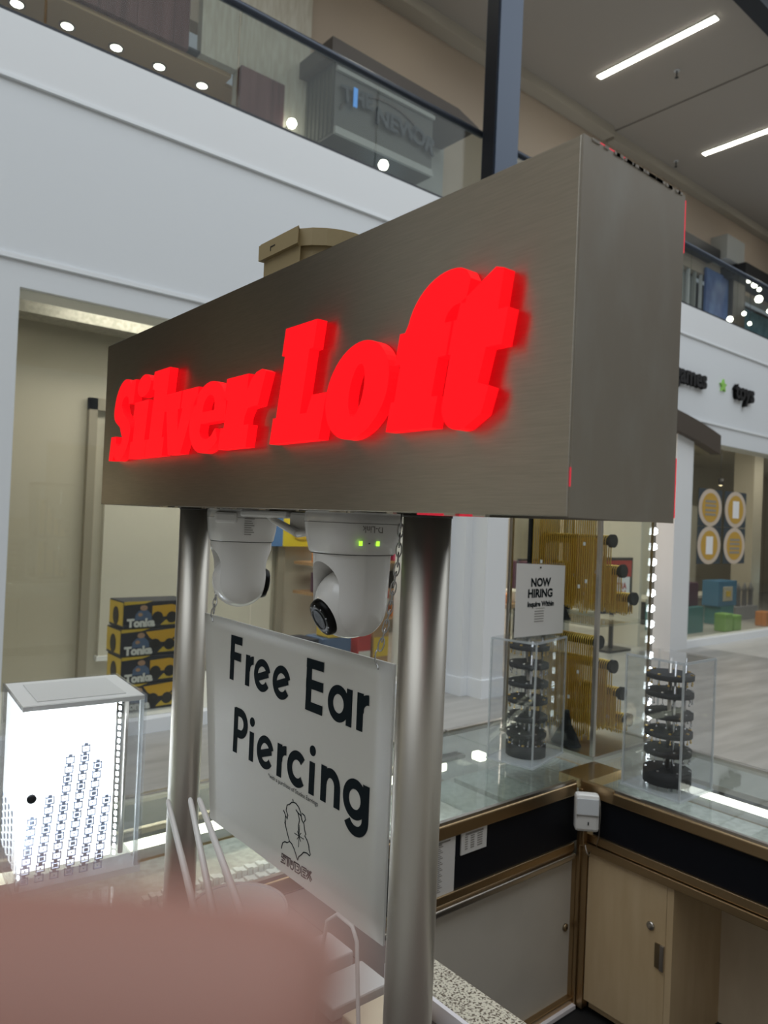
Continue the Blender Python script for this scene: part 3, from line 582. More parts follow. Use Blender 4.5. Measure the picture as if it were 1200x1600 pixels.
# ---- glass showcases: run 1 along the shopfront side, run 2 across
def showcase_left():
    t = thing('glass_showcase', 'long glass topped jewellery showcase with a white sliding door facing in', 'showcase', (.6, 1.39, .30))
    x0, x1, y0, y1 = -.75, 1.64, 1.136, 1.64
    bx('toe_base', (x0+.02, y0+.03, .30), (x1, y1-.03, .374), 'black_matte', t)
    bx('carcass', (x0, y0+.03, .374), (x1, y1-.01, .79), 'off_white_door', t)
    m = MB().box((x0, y0+.004, .792), (x1, y0+.03, .913)); m.build('black_panel', 'black_panel', t)
    bx('top_rail', (x0, y0-.006, .915), (x1-.02, y0+.02, .945), 'bronze_rail', t, bv=.003)
    bx('top_rail_lip', (x0, y0-.002, .944), (x1-.02, y0+.008, .952), 'steel_rail', t)
    m = MB().box((x0, y0-.004, .772), (x1-.02, y0+.03, .792), bv=.002); m.build('middle_rail', 'bronze_rail', t)
    m = MB().box((x0, y0-.010, .752), (x1-.02, y0+.03, .766), bv=.003); m.build('door_track', 'steel_rail', t)
    bx('track_groove', (x0, y0, .766), (x1-.02, y0+.03, .772), 'bronze_rail', t)
    d = MB().box((.62, y0+.008, .395), (1.628, y0+.022, .752)).build('sliding_door', 'off_white_door', t); 
    d2 = MB().box((-.6, y0+.014, .395), (.66, y0+.028, .752)).build('sliding_door', 'off_white_door', t)
    m = MB().lathe([(.0095, 0), (.0095, .004), (.006, .006), (0, .006)], (0, 0, 0), 20, fr=lambda a, b, c: (1.608+a, y0+.008-c, .574+b)); m.build('lock', 'lock_metal', d)
    MB().box((1.6065, y0+.001, .5715), (1.6095, y0+.003, .5765)).build('key_slot', 'black_matte', d)
    bx('door_stile', (1.628, y0-.004, .374), (1.640, y0+.03, .752), 'bronze_rail', t)
    bx('bottom_track', (x0, y0-.008, .378), (x1-.01, y0+.03, .395), 'bronze_rail', t, bv=.002)
    bx('bottom_lip', (x0, y0-.018, .370), (x1-.01, y0+.005, .380), 'white_trim', t)
    bx('display_deck', (x0, y0+.03, .79), (x1, y1-.02, .805), 'case_deck', t)
    bx('glass_top', (x0, y0+.005, .945), (x1, y1, .950), 'glass_green', t)
    bx('glass_front', (x0, y1-.006, .80), (x1-.002, y1, .944), 'glass_green', t)
    MB().box((x0, y1-.012, .936), (x1-.002, y1+.006, .955), bv=.003).build('front_rail', 'steel_rail', t)
    bx('front_sill', (x0, y1-.02, .78), (x1-.002, y1+.004, .80), 'bronze_rail', t)
    bx('light_channel', (x0, 1.452, .936), (x1-.1, 1.49, .945), 'steel_rail', t)
    for a, b in ((-.7, .1), (.12, .9), (.92, 1.468), (1.60, 1.63)): bx('light_tube', (a, 1.450, .912), (b, 1.488, .936), 'led_strip', t, bv=.006)
    bx('divider', (1.50, y0+.03, .805), (1.505, y1-.02, .944), 'glass_green', t)
    # papers taped on the black panel
    for a, b, z0, z1, nm, l in ((1.10, 1.184, .790, .938, 'price_sheet', 'tall paper price sheet'), (1.203, 1.286, .885, .936, 'price_card', 'small square paper card')):
        z1 = min(z1, .914); z0 = z0 if nm == 'price_sheet' else z0-.021
        p = tag(MB().box((a, y0+.0005, z0), (b, y0+.0035, z1)).build(nm, 'paper'), l+' taped to the black panel under glass counter', 'paper')
        fr = frame((a, y0+.0003, z0), (1, 0, 0), (0, 0, 1), (0, -1, 0)); W = b-a; H = z1-z0
        m = MB(); ms = MB()
        for k in range(7 if nm == 'price_card' else 26):
            zz = H*(.86-.105*k if nm == 'price_card' else .95-.034*k)
            if nm == 'price_card':
                if k == 0: ms.poly([(W*.15, zz-.002), (W*.85, zz-.002), (W*.85, zz+.003), (W*.15, zz+.003)], [], fr, .0004)
                else:
                    for (p0, p1) in ((.14, .24), (.36, .5), (.62, .82)): m.poly([(W*p0, zz-.0015), (W*p1, zz-.0015), (W*p1, zz+.001), (W*p0, zz+.001)], [], fr, .0004)
            elif k < 2: ms.poly([(W*.10, zz-.0018), (W*(.8-.3*k), zz-.0018), (W*(.8-.3*k), zz+.0018), (W*.10, zz+.0018)], [], fr, .0004)
            else: m.poly([(W*.25, zz-.001), (W*(.45+.05*((k*7) % 3)), zz-.001), (W*(.45+.05*((k*7) % 3)), zz+.0008), (W*.25, zz+.0008)], [], fr, .0004)
        ms.build('heading', 'print_grey', p); m.build('printed_lines', 'print_grey', p)
    return t
showcase_left()
def showcase_right():
    x0, x1 = 1.64, 2.14; y1 = 1.115; y0 = -1.3
    t = thing('glass_showcase', 'glass topped jewellery counter with maple doors, crossing at the right', 'showcase', (1.89, 0, .30))
    bx('toe_base', (x0+.03, y0, .30), (x1-.02, 1.64, .374), 'black_matte', t)
    bx('black_panel', (x0+.004, y0, .822), (x0+.03, y1-.02, .922), 'black_panel', t)
    bx('top_rail', (x0-.008, y0, .918), (x0+.02, y1-.08, .946), 'bronze_rail', t, bv=.003)
    bx('top_rail_lip', (x0-.002, y0, .944), (x0+.008, y1-.08, .952), 'steel_rail', t)
    bx('middle_rail', (x0-.004, y0, .800), (x0+.03, y1, .822), 'bronze_rail', t, bv=.002)
    bx('lower_rail', (x0-.010, y0, .777), (x0+.03, y1, .798), 'bronze_rail', t, bv=.002)
    d = bx('cabinet_door', (x0, .887, .40), (x0+.014, 1.102, .776), 'maple', t)
    MB().lathe([(.010, 0), (.010, .003), (.007, .005), (0, .005)], (0, 0, 0), 20, fr=lambda a, b, c: (x0-c, .9247+a, .666+b)).build('lock', 'steel_rail', d)
    MB().box((x0-.002, .897, .576), (x0, .912, .633)).build('pull_recess', 'lock_metal', d)
    MB().box((x0-.006, .888, .574), (x0, .898, .634), bv=.0015).build('pull_plate', 'steel_rail', d)
    bx('cabinet_side', (x0, .870, .374), (x1-.06, .886, .777), 'maple', t)
    bx('cabinet_floor', (x0+.02, .886, .374), (x1-.06, 1.10, .392), 'maple', t)
    bx('corner_stile', (x0-.004, 1.104, .374), (x0+.02, 1.134, .79), 'bronze_rail', t)
    bx('back_panel', (x0+.24, y0, .32), (x0+.26, .870, .79), 'maple_light', t)
    bx('corner_carcass', (x0+.02, 1.13, .374), (x1-.03, 1.62, .79), 'off_white_door', t)
    bx('front_panel', (x1-.03, y0, .374), (x1-.01, 1.62, .79), 'off_white_door', t)
    bx('display_deck', (x0+.03, y0, .79), (x1-.02, 1.62, .805), 'case_deck', t)
    bx('corner_top', (x0+.002, 1.118, .925), (x0+.16, 1.205, .9495), 'bronze_rail', t)
    bx('corner_rail', (x0-.006, 1.034, .918), (x0+.012, 1.13, .949), 'bronze_rail', t)
    bx('glass_top', (x0+.006, y0, .945), (x1, 1.64, .950), 'glass_green', t)
    bx('glass_front', (x1-.006, y0, .80), (x1, 1.64, .944), 'glass_green', t)
    bx('front_rail', (x1-.012, y0, .936), (x1+.006, 1.645, .955), 'steel_rail', t, bv=.003)
    bx('front_sill', (x1-.02, y0, .78), (x1+.004, 1.64, .80), 'bronze_rail', t)
    bx('front_rail', (x0+.002, 1.628, .936), (x1, 1.646, .955), 'steel_rail', t, bv=.003); bx('glass_front', (x0+.002, 1.634, .80), (x1-.01, 1.64, .936), 'glass_green', t)
    bx('light_channel', (1.885, y0, .936), (1.925, 1.1, .945), 'steel_rail', t)
    for a, b in ((-1.2, -.5), (-.48, .3), (.32, 1.08)): bx('light_tube', (1.886, a, .914), (1.922, b, .936), 'led_strip_cool', t, bv=.006)
    return t
showcase_right()
# jewellery trays inside the left case
for i, (x, y, l) in enumerate(((.58, 1.20, 'nearest the hanging panel'), (.95, 1.20, 'right of the steel pole'), (.22, 1.22, 'under the lit tower'))):
    t = thing('jewellery_tray', 'white tray of chain rows inside the left case, %s' % l, 'tray', (x+.15, y+.1, .806), 'trays in the left showcase')
    bx('tray_base', (x, y, .806), (x+.32, y+.24, .818), 'lid_grey', t)
    for k in range(5):
        m = MB(); yy = y+.022+k*.048
        for q in range(22): m.box((x+.012+q*.0135, yy-.010, .818), (x+.0225+q*.0135, yy+.010, .832+.003*(q % 2)))
        stuff(m.build('chain_row', 'bead_white', t))
# ring dish stones in the right case
t = thing('jewellery_tray', 'pale textured jewellery pad inside the right glass counter', 'tray', (1.78, .72, .806)); bx('tray_base', (1.69, .60, .806), (1.88, .86, .815), 'lid_grey', t)
m = MB(); 
for k in range(90):
    x = 1.70+random.random()*.17; y = .61+random.random()*.24; m.box((x, y, .815), (x+.008, y+.006, .818+random.random()*.01))
stuff(m.build('stones', 'bead_white', t))

# ---- granite ledge and table under the sign
t = thing('granite_counter', 'cash desk with speckled granite ledge and white edge under the sign', 'counter', (.58, .2, .30))
bx('granite_slab', (.722, -1.0, .925), (.784, .82, .950), 'granite', t)
bx('white_edge', (.715, -1.0, .915), (.7215, .82, .951), 'white_trim', t)
bx('tabletop', (.36, -1.0, .905), (.714, 1.112, .925), 'table_top', t); bx('tabletop', (.716, .822, .905), (.784, 1.112, .925), 'table_top', t)
bx('cabinet', (.38, -.98, .30), (.77, 1.112, .905), 'off_white_door', t)

# ---- illuminated sign box
X0, X1, Y0, Y1, Z0, Z1 = .4425, .590, .325, 1.318, 1.6085, 1.888
sg = thing('illuminated_sign', 'long brushed steel shop sign box with glowing red slab letters', 'sign', (.516, .82, Z0))
MB().box((X0, Y0+.0015, Z0), (X0+.0035, Y1, Z1), bv=.0008).build('front_plate', 'steel_front', sg)
MB().box((X0+.0008, Y0, Z0-.0005), (X1-.001, Y0+.0030, Z1+.0005)).build('end_plate', 'steel_side', sg)
bx('end_plate', (X0+.004, Y1-.003, Z0), (X1-.001, Y1, Z1), 'steel_side', sg)
bx('back_plate', (X1-.0035, Y0+.005, Z0), (X1, Y1, Z1), 'steel_side', sg)
bx('inner_shell', (X0+.004, Y0+.004, Z0+.0025), (X1-.004, Y1-.004, Z1-.003), 'dark_seam', sg)
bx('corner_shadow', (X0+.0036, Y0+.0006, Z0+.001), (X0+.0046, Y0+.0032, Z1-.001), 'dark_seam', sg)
for a_, b_ in (((X0+.018, Y0+.0002, Z1-.0005), (X0+.065, Y0+.0022, Z1+.0018)), ((X1-.0012, Y0+.0002, Z1-.048), (X1+.0012, Y0+.003, Z1-.003)), ((X1-.0012, Y0+.0002, Z0+.004), (X1+.0012, Y0+.003, Z0+.055)),
               ((X0+.006, Y0+.11, Z0-.0016), (X0+.03, Y0+.17, Z0+.0002)), ((X0+.0001, Y0-.0001, Z0+.022), (X0+.0009, Y0+.0006, Z0+.036))): bx('red_light_leak', a_, b_, 'leak_red', sg)  # glowing strips stand in for red light leaking at the box edges
m = MB()
random.seed(3)
for k in range(26):
    x = X0+.01+random.random()*.125; m.box((x, Y0-.0006, Z1-.001), (x+.004+random.random()*.006, Y0+.002, Z1+.0012))
for k in range(22):
    y = Y0+.05+random.random()*.75; m.box((X0+.001, y, Z0-.0018), (X0+.006, y+.004+random.random()*.012, Z0))
stuff(m.build('glue_residue', 'steel_rail', sg))
# slab italic glyphs (u right, v up, upright; sheared when placed)
def ell(cx, cy, rx, ry, n=36, a0=0): return arc(cx, cy, rx, ry, a0, a0+360, n)[:-1]
G = {}
G['S'] = [([(0, 0), (.026, 0), (.028, .010)]+arc(.058, .058, .060, .060, 240, 360, 12)[2:]+arc(.075, .06, .043, .034, 0, 60, 6)+[(.062, .108), (.048, .124)]+arc(.068, .128, .022, .018, 190, 90, 6)+[(.082, .142), (.09, .126), (.118, .126), (.118, .178), (.094, .178), (.090, .172)]+arc(.056, .125, .055, .060, 60, 180, 12)+arc(.035, .118, .034, .032, 180, 240, 5)+[(.050, .076), (.066, .056)]+arc(.054, .050, .018, .018, 10, -90, 6)+[(.036, .040), (.030, .056), (0, .056)], [])]
G['i'] = [([(0, 0), (.092, 0), (.092, .038), (.080, .038), (.080, .125), (.0, .125), (.0, .087), (.012, .087), (.012, .038), (0, .038)], []), (ell(.042, .158, .037, .024, 20), [])]
G['l'] = [([(0, 0), (.092, 0), (.092, .038), (.080, .038), (.080, .181), (.0, .181), (.0, .143), (.012, .143), (.012, .038), (0, .038)], [])]
G['v'] = [([(0, .125), (.074, .125), (.074, .09), (.066, .09), (.077, .046), (.088, .09), (.080, .09), (.080, .125), (.150, .125), (.150, .09), (.138, .09), (.104, 0), (.044, 0), (.010, .09), (0, .09)], [])]
G['e'] = [([(.146, .052)]+arc(.072, .0625, .073, .066, 2, 318, 34)+[(.112, .040)]+arc(.078, .042, .030, .020, 340, 190, 12)+[(.050, .052)], [[(.050, .074)]+arc(.074, .078, .024, .026, 160, 20, 10)+[(.098, .074)]])]
G['r'] = [([(0, 0), (.102, 0), (.102, .038), (.084, .038), (.084, .052), (.092, .066), (.124, .068), (.136, .122), (.122, .127), (.104, .124), (.090, .114), (.080, .098), (.078, .125), (0, .125), (0, .087), (.012, .087), (.012, .038), (0, .038)], [])]
G['L'] = [([(0, 0), (.140, 0), (.142, .068), (.104, .068), (.096, .042), (.078, .042), (.078, .139), (.088, .139), (.088, .181), (0, .181), (0, .139), (.009, .139), (.009, .041), (0, .041)], [])]
G['o'] = [(ell(.068, .0625, .070, .067, 48), [ell(.070, .0625, .016, .036, 24)])]
G['f'] = [([(0, 0), (.088, 0), (.088, .038), (.077, .038), (.077, .085), (.094, .085), (.094, .125), (.078, .125)]+arc(.098, .128, .020, .016, 180, 90, 6)+[(.108, .143), (.110, .170), (.100, .182)]+arc(.074, .130, .064, .058, 75, 175, 12)+[(.006, .125), (-.004, .125), (-.004, .085), (.007, .085), (.007, .038), (0, .038)], [])]
G['t'] = [([(.066, .010), (.070, .040), (.052, .046), (.055, .085), (.078, .085), (.078, .125), (.063, .125), (.061, .170), (.048, .174), (.0, .144), (-.002, .125), (-.010, .125), (-.010, .085), (-.002, .085)]+arc(.034, .030, .036, .036, 180, 285, 10)[1:], [])]
XS = (('S', .104), ('i', .232), ('l', .3255), ('v', .404), ('e', .534), ('r', .668), ('L', .8485), ('o', .993), ('f', 1.143), ('t', 1.243))
def sgf(dx0):
    return lambda a, b, c=0: Vector((X0-.002-c*.7, (1.885-(dx0+a+.2*b))*.7, Z0+(.104+b)*.7))
for ch, x in XS:
    m = MB()
    for outer, holes in G[ch]: m.poly(outer, holes, sgf(x), .018, 0, 1)
    o = m.build('letter', ['letter_face', 'letter_side'], sg)
    bm = bmesh.new(); bm.from_mesh(o.data); bmesh.ops.recalc_face_normals(bm, faces=bm.faces[:]); bm.to_mesh(o.data); bm.free()
# poles
for y, l, R_ in ((1.092, 'brushed steel pole at the far end of the sign', .0245), (.553, 'brushed steel pole near the right edge of hanging panel', .0248)):
    t = thing('support_pole', l, 'pole', (.516, y, .925), 'sign support poles')
    MB().lathe([(R_, 0), (R_, .683)], (.516, y, .9255), 64).build('tube', 'pole_metal', t)
    MB().lathe([(R_+.02, 0), (R_+.02, .005), (R_+.002, .007), (R_+.002, .012)], (.516, y, .9252), 40).build('flange', 'steel_rail', t)
    MB().lathe([(R_+.001, 0), (R_+.001, .003)], (.516, y, 1.605), 40).build('top_collar', 'dark_seam', t)

# ---- hanging panel
PX = .516; PY0, PY1, PZ0, PZ1 = .594, 1.043, 1.149, 1.4475
pn = thing('hanging_sign', 'pale grey hanging panel reading Free Ear Piercing in black', 'sign', (PX, .82, PZ0))
fp = frame((PX-.0015, 1.0416, 1.148), (0, -1, 0), (0, 0, 1), (-1, 0, 0))
# slight bow of the thin board near its lower left
m = MB(); N = 14
vs = []; 
for j in range(N+1):
    for i in range(N+1):
        a = i/N; b = j/N; bow = .012*(1-a)**2*(1-b)**2
        y = PY1-(PY1-PY0)*a-.046*(1-a)**3*(1-b); vs.append((PX-.0015-bow*0, y, PZ0+(PZ1-PZ0)*b))
vs2 = [(x+.003, y, z) for x, y, z in vs]; n1 = len(vs)
fs = [(j*(N+1)+i, j*(N+1)+i+1, (j+1)*(N+1)+i+1, (j+1)*(N+1)+i) for j in range(N) for i in range(N)]
m.add(vs, fs, 0, True); m.add(vs2, [f[::-1] for f in fs], 0, True); m.v = m.v
edge = [i for i in range(N+1)]+[(j)*(N+1)+N for j in range(1, N+1)]+[N*(N+1)+i for i in range(N-1, -1, -1)]+[j*(N+1) for j in range(N-1, 0, -1)]
for k in range(len(edge)):
    a, b = edge[k], edge[(k+1) % len(edge)]; m.f.append([a, b, n1+b, n1+a]); m.m.append(1); m.sm.append(False)
m.build('board', ['panel_white', 'panel_edge'], pn)
D = .0005; wd = .0112
lt = lambda: MB()
def L_(nm, strokes, closed=None, w_=wd):
    m = MB()
    for k, st in enumerate(strokes): m.stroke(st, w_, fp, D+.00012*k, 0, bool(closed and k in closed))
    return m.build('letter', 'print_black', pn)
B1 = .2155; B2 = .1165; xh = .0425; cap = .0635
def F_(x, b): L_('F', [[(x+wd/2, b), (x+wd/2, b+cap)], [(x, b+cap-wd/2), (x+.033, b+cap-wd/2)], [(x, b+cap*.55), (x+.031, b+cap*.55)]])
def r_(x, b): L_('r', [[(x+wd/2, b), (x+wd/2, b+xh)], [(x+wd*.6, b+xh*.5)]+arc(x+.021, b+xh-.019, .0145, .0135, 165, 88, 8)])
def e_(x, b):
    cx, cy, r = x+.0205, b+.0215, .0165
    L_('e', [arc(cx, cy, r, r+.0005, 18, 325, 26), [(cx-r*.95, cy-.006), (cx+r*.97, cy+.005)]], w_=.0098)
def a_(x, b):
    cx, cy, r = x+.0195, b+.0215, .0158
    L_('a', [ell(cx, cy, r, r+.0005, 32), [(x+.0405, b), (x+.0405, b+xh)]], closed=(0,), w_=.0104)
F_(.0868, B1); r_(.1318, B1); e_(.1565, B1); e_(.2055, B1)
L_('E', [[(.2834+wd/2, B1), (.2834+wd/2, B1+cap)]]+[[(.2834, z), (.2834+.0365, z)] for z in (B1+wd/2, B1+cap*.52, B1+cap-wd/2)])
a_(.3318, B1); r_(.3868, B1)
L_('P', [[(.1055+wd/2, B2), (.1055+wd/2, B2+cap-.001)], [(.109, B2+cap-wd/2), (.124, B2+cap-wd/2)]+arc(.124, B2+cap-.0205, .0148, .0148, 90, -90, 16)+[(.109, B2+cap-.0355)]])
def i_(x, b): m = MB().stroke([(x, b), (x, b+xh-.003)], wd, fp, D); m.poly(ell(x, b+xh+.0105, .0064, .0064, 16), [], fp, D); m.build('letter', 'print_black', pn)
i_(.1565, B2); e_(.1725, B2); r_(.2235, B2)
L_('c', [arc(.2705, B2+.0215, .0168, .0170, 42, 318, 26)])
i_(.3035, B2)
L_('n', [[(.3285, B2), (.3285, B2+xh)], [(.3285, B2+.022)]+arc(.3425, B2+xh-.0205, .0135, .0150, 175, 0, 16)+[(.356, B2)]])
L_('g', [ell(.3895, B2+.0215, .0165, .0170, 32), [(.4095, B2+xh), (.4095, B2+.002)]+arc(.3925, B2+.002, .017, .0150, 0, -155, 14)], closed=(0,))
mb = MB(); st = (lambda a, b, c=0: fp(.2035+a, .1085-.012*a+b, .0004)); mb.text('*with a purchase of Studex Earrings', .0080, st); mb.build('small_lettering', 'print_black', pn)
# line-drawn profile with star and outlined wordmark
m = MB(); hw = .0013
for pts in ([(.2425, .029), (.245, .037), (.250, .0405), (.2555, .041)], [(.2555, .041), (.2606, .0446), (.2555, .052), (.2505, .060), (.2486, .067), (.2495, .073), (.246, .0765), (.2435, .078)],
            [(.2495, .073), (.2535, .070), (.2545, .075), (.250, .080), (.2515, .087), (.258, .0905), (.262, .094), (.267, .0955), (.272, .0955)], [(.2655, .096), (.264, .0985)],
            [(.272, .0955), (.278, .093), (.283, .088), (.286, .080)], [(.286, .088), (.292, .087), (.294, .083), (.291, .079)], [(.286, .080), (.291, .077), (.293, .070), (.296, .066), (.294, .063), (.299, .060), (.3035, .0545)],
            [(.3035, .0545), (.3045, .050), (.3075, .0455), (.306, .0435), (.300, .0445), (.293, .043), (.288, .038), (.2825, .0335), (.2805, .0285)],
            [(.2606, .0446), (.266, .0435), (.272, .039), (.277, .033), (.2805, .0285)], [(.272, .088), (.277, .0855), (.281, .078), (.279, .070), (.2815, .0585)], [(.2765, .086), (.2845, .084), (.287, .079)], [(.2505, .060), (.248, .064), (.2505, .067)]):
    m.stroke(pts, hw, fp, .0004)
for k in range(8):
    r = .0135 if k % 2 == 0 else .0075; a = radians(90+45*k); m.stroke([(.2815, .0585), (.2815+r*cos(a)*.8, .0585+r*sin(a))], .0007, fp, .0004)
m.build('profile_drawing', 'print_black', pn)
m = MB(); lw = .0017; x = .244; zb = .0125; zt = .0235
def og(pts): m.stroke(pts, lw, fp, .0004)
og([(.254, zt), (.2445, zt), (.2435, .0195), (.2525, .0185), (.253, .0135), (.2425, zb)]); og([(.2465, .0213), (.2555, .0213)]); og([(.2445, .0158), (.250, .0158)])
og([(.2535, zt), (.2655, zt+.0005)]); og([(.2575, .0225), (.2575, zb)]); og([(.2600, .0225), (.2600, zb)]); og([(.264, .023), (.264, .016), (.2665, .0130), (.2705, .0130), (.2725, .016), (.2725, .0235)]); og([(.267, .0235), (.267, .018), (.2693, .018), (.2693, .0235)])
og([(.2725, .0238), (.284, .0242), (.2875, .0215), (.2875, .0165), (.284, .0135), (.276, .0130), (.276, .0225)]); og([(.279, .021), (.283, .021), (.2845, .019), (.283, .0165), (.279, .0165)])
og([(.301, .0252), (.2905, .0248), (.290, .0135), (.3005, .0138)]); og([(.292, .0193), (.299, .0195)]); og([(.293, .0222), (.301, .0225)]); og([(.293, .0163), (.299, .0165)])
og([(.301, .0250), (.3105, .0140)]); og([(.3115, .0265), (.3025, .0140)]); og([(.304, .0255), (.3125, .0165)]); og([(.3095, .0265), (.3005, .0165)])
m.build('wordmark', 'print_black', pn)

# ---- chains
def chain(name, label, pts, group):
    t = thing(name, label, 'chain', pts[-1], group)
    P = [Vector(p) for p in pts]; seg = [(P[i+1]-P[i]).length for i in range(len(P)-1)]; tot = sum(seg); step = .0105; n = int(tot/step)
    for k in range(n):
        s = (k+.5)*step; i = 0
        while i < len(seg)-1 and s > seg[i]: s -= seg[i]; i += 1
        d = (P[i+1]-P[i]).normalized(); c = P[i]+d*s; a = d.orthogonal().normalized(); b = d.cross(a)
        if k % 2: a, b = b, a
        ring = [c+d*(.0078*cos(q))+a*(.0030*sin(q)) for q in [2*pi*j/12 for j in range(13)]]
        MB().tube(ring, .0009, 6, cap=False).build('link', 'chain_metal', t)
    e = P[-1]; MB().tube([e+Vector((0, 0, .010)), e+Vector((-.003, .001, .004)), e+Vector((-.004, 0, -.004)), e+Vector((-.002, -.003, -.010)), e+Vector((-.004, -.006, -.012))], .0010, 6).build('hook', 'chain_metal', t)
    return t
chain('hanging_chain', 'short twisted chain holding the near top corner of the panel', [(.522, .6006, 1.606), (.520, .6015, 1.555), (.516, .608, 1.500), (.5115, .618, 1.452)], 'sign chains')
chain('hanging_chain', 'short chain below the far camera at the panel left corner', [(.530, 1.026, 1.606), (.524, 1.024, 1.50), (.5115, 1.008, 1.452)], 'sign chains')

# ---- pan tilt cameras
def pt_camera(cx, cy, rot, label, s_=1.0, dev=(0, -32), back=False):
    t = thing('security_camera', label, 'security camera', (cx, cy, 1.458), 'pan tilt cameras under the sign')
    c_, s2 = cos(rot), sin(rot)
    def fr(a, b, c):
        b = -b
        return (cx+(a*c_-b*s2)*s_, cy+(a*s2+b*c_)*s_, 1.6085+c*s_)
    # base: squarish rounded cone, c downward negative
    def ring(r, z, e=3.2, n=48, ox=0):
        out = []
        for k in range(n):
            q = 2*pi*k/n; cc, ss = cos(q), sin(q); f = (abs(cc)**e+abs(ss)**e)**(-1/e); out.append((r*cc*f+ox, r*ss*f, z))
        return out
    def loft(rings, mi=0, capa=True, capb=True, mb=None):
        mb = mb or MB(); n = len(rings[0]); vs = [fr(*p) for r in rings for p in r]
        fs = [(i*n+k, i*n+(k+1) % n, (i+1)*n+(k+1) % n, (i+1)*n+k) for i in range(len(rings)-1) for k in range(n)]
        mb.add(vs, fs, mi, True); o = len(mb.v)-len(vs)
        if capa: mb.f.append([o+k for k in range(n)]); mb.m.append(mi); mb.sm.append(False)
        if capb: mb.f.append([o+len(vs)-n+k for k in range(n)]); mb.m.append(mi); mb.sm.append(False)
        return mb
    loft([ring(.049, -.0002), ring(.0502, -.003), ring(.0502, -.0125), ring(.0502, -.013), ring(.0490, -.0305, 2.8), ring(.0468, -.0455, 2.5), ring(.0455, -.0470, 2.4)]).build('base_housing', 'white_plastic', t)
    loft([ring(.0505, -.0120), ring(.0506, -.0124), ring(.0505, -.0128)], capa=False, capb=False).build('seam_line', 'print_grey', t)
    # rotating head: capsule with an arched slot cut through it, ball inside
    loft([ring(.0453, -.0468, 2.4), ring(.0453, -.0479, 2.4)], capa=False, capb=False).build('seam_line', 'dark_seam', t)
    prof = [(.0001, -.0478), (.0450, -.0480), (.0447, -.056), (.0440, -.075), (.0432, -.095), (.0428, -.105)]+[(.0428*cos(radians(q)), -.105-.0435*sin(radians(q))) for q in (8, 16, 24, 32, 40, 48, 56, 64, 72, 80, 86)]+[(.0001, -.1485)]
    hd = MB().lathe(prof, (0, 0, 0), 64, fr=fr).build('head_shell', 'white_plastic_head', t)
    cut = [(-.0255, -.17), (.0290, -.17)]+arc(.00175, -.083, .02725, .0265, 0, 180, 20)
    ct = MB().poly(cut, [], (lambda a_, b_, c=0: fr(c-.06, a_, b_)), .12).build('cutter', 'white_plastic_head', t)
    for o_ in (hd, ct):
        bm = bmesh.new(); bm.from_mesh(o_.data); bmesh.ops.remove_doubles(bm, verts=bm.verts[:], dist=1e-6); bmesh.ops.recalc_face_normals(bm, faces=bm.faces[:]); bm.to_mesh(o_.data); bm.free()
    bo = hd.modifiers.new('b', 'BOOLEAN'); bo.object = ct; bo.solver = 'EXACT'; dg = bpy.context.evaluated_depsgraph_get(); dg.update()
    nm_ = bpy.data.meshes.new_from_object(hd.evaluated_get(dg)); hd.modifiers.clear(); hd.data = nm_; bpy.data.objects.remove(ct, do_unlink=True)
    bv_ = hd.modifiers.new('e', 'EDGE_SPLIT'); bv_.split_angle = radians(35)
    bx_, bb, bz, br_ = .0, .0018, -.105, .0405
    pr = [(0, -.0262)]+[((br_*br_-q*q)**.5, q) for q in [-.0262+.0524*i/16 for i in range(17)]]+[(0, .0262)]
    ball = MB().lathe(pr, (0, 0, 0), 64, fr=lambda a, b, c: fr(bx_+a, bb+c, bz+b)).build('ball', 'white_plastic_head', t)
    bpy.context.view_layer.update()
    # lens disc in direction dev (yaw, pitch) local
    ya, pi_ = radians(dev[0]), radians(dev[1]); d = Vector((cos(ya)*cos(pi_), sin(ya)*cos(pi_), sin(pi_))); a_x = d.cross(Vector((0, 0, 1))).normalized(); b_x = a_x.cross(d)
    C = Vector((bx_, bb, bz))
    def fl(a, b, c): v = C+a_x*a+b_x*b+d*c; return fr(v.x, v.y, v.z)
    MB().lathe([(.0222, .030), (.0222, .0362), (.0205, .0405), (.0125, .0428), (.0118, .0420), (0, .0416)], (0, 0, 0), 40, fr=fl).build('lens_disc', 'black_gloss', ball)
    MB().lathe([(.0116, .0424), (.0122, .0433), (.0128, .0424)], (0, 0, 0), 32, fr=fl).build('lens_ring', 'dark_frame', ball)
    for k in range(9):
        q = radians(40*k+10); MB().lathe([(.0012, .0405), (.0009, .0424), (0, .0426)], (.0168*cos(q), .0168*sin(q), 0), 8, fr=fl).build('infrared_diode', 'ir_led', ball)
    return t, fr
ctr = (.516, .6785)
t, fr = pt_camera(ctr[0], ctr[1], pi, 'white pan tilt camera with a black lens disc beside the near pole', 1.0, (6, -25))
# wording and status LEDs on the face turned to the photographer's right
def side_fr(cx, cy, ang, r, z):
    n = Vector((cos(ang), sin(ang), 0)); rr = Vector((-sin(ang), cos(ang), 0)); return frame((cx+n.x*r, cy+n.y*r, z), rr, (0, 0, 1), n)
sf = side_fr(ctr[0], ctr[1], radians(270), .0494, 1.5895)
MB().text('D-Link', .0105, (lambda a, b, c=0: sf(.0045-a, -b+.004, .0006)), bold=.0001).build('brand_lettering', 'print_grey', t)
for a in (-.026, -.002): MB().box((a-.0018, -.0175, -.001), (a+.0018, -.0125, .0006), fr=lambda x, y, z: sf(x, y, z)).build('status_led', 'green_led', t)
MB().box((-.0146, -.0156, -.001), (-.0136, -.0146, .0006), fr=lambda x, y, z: sf(x, y, z)).build('pinhole', 'black_matte', t)
ctr2 = (.540, .985)
t, fr = pt_camera(ctr2[0], ctr2[1], radians(-19), 'white pan tilt camera seen from behind beside the far pole', 1.0, (0, -8))
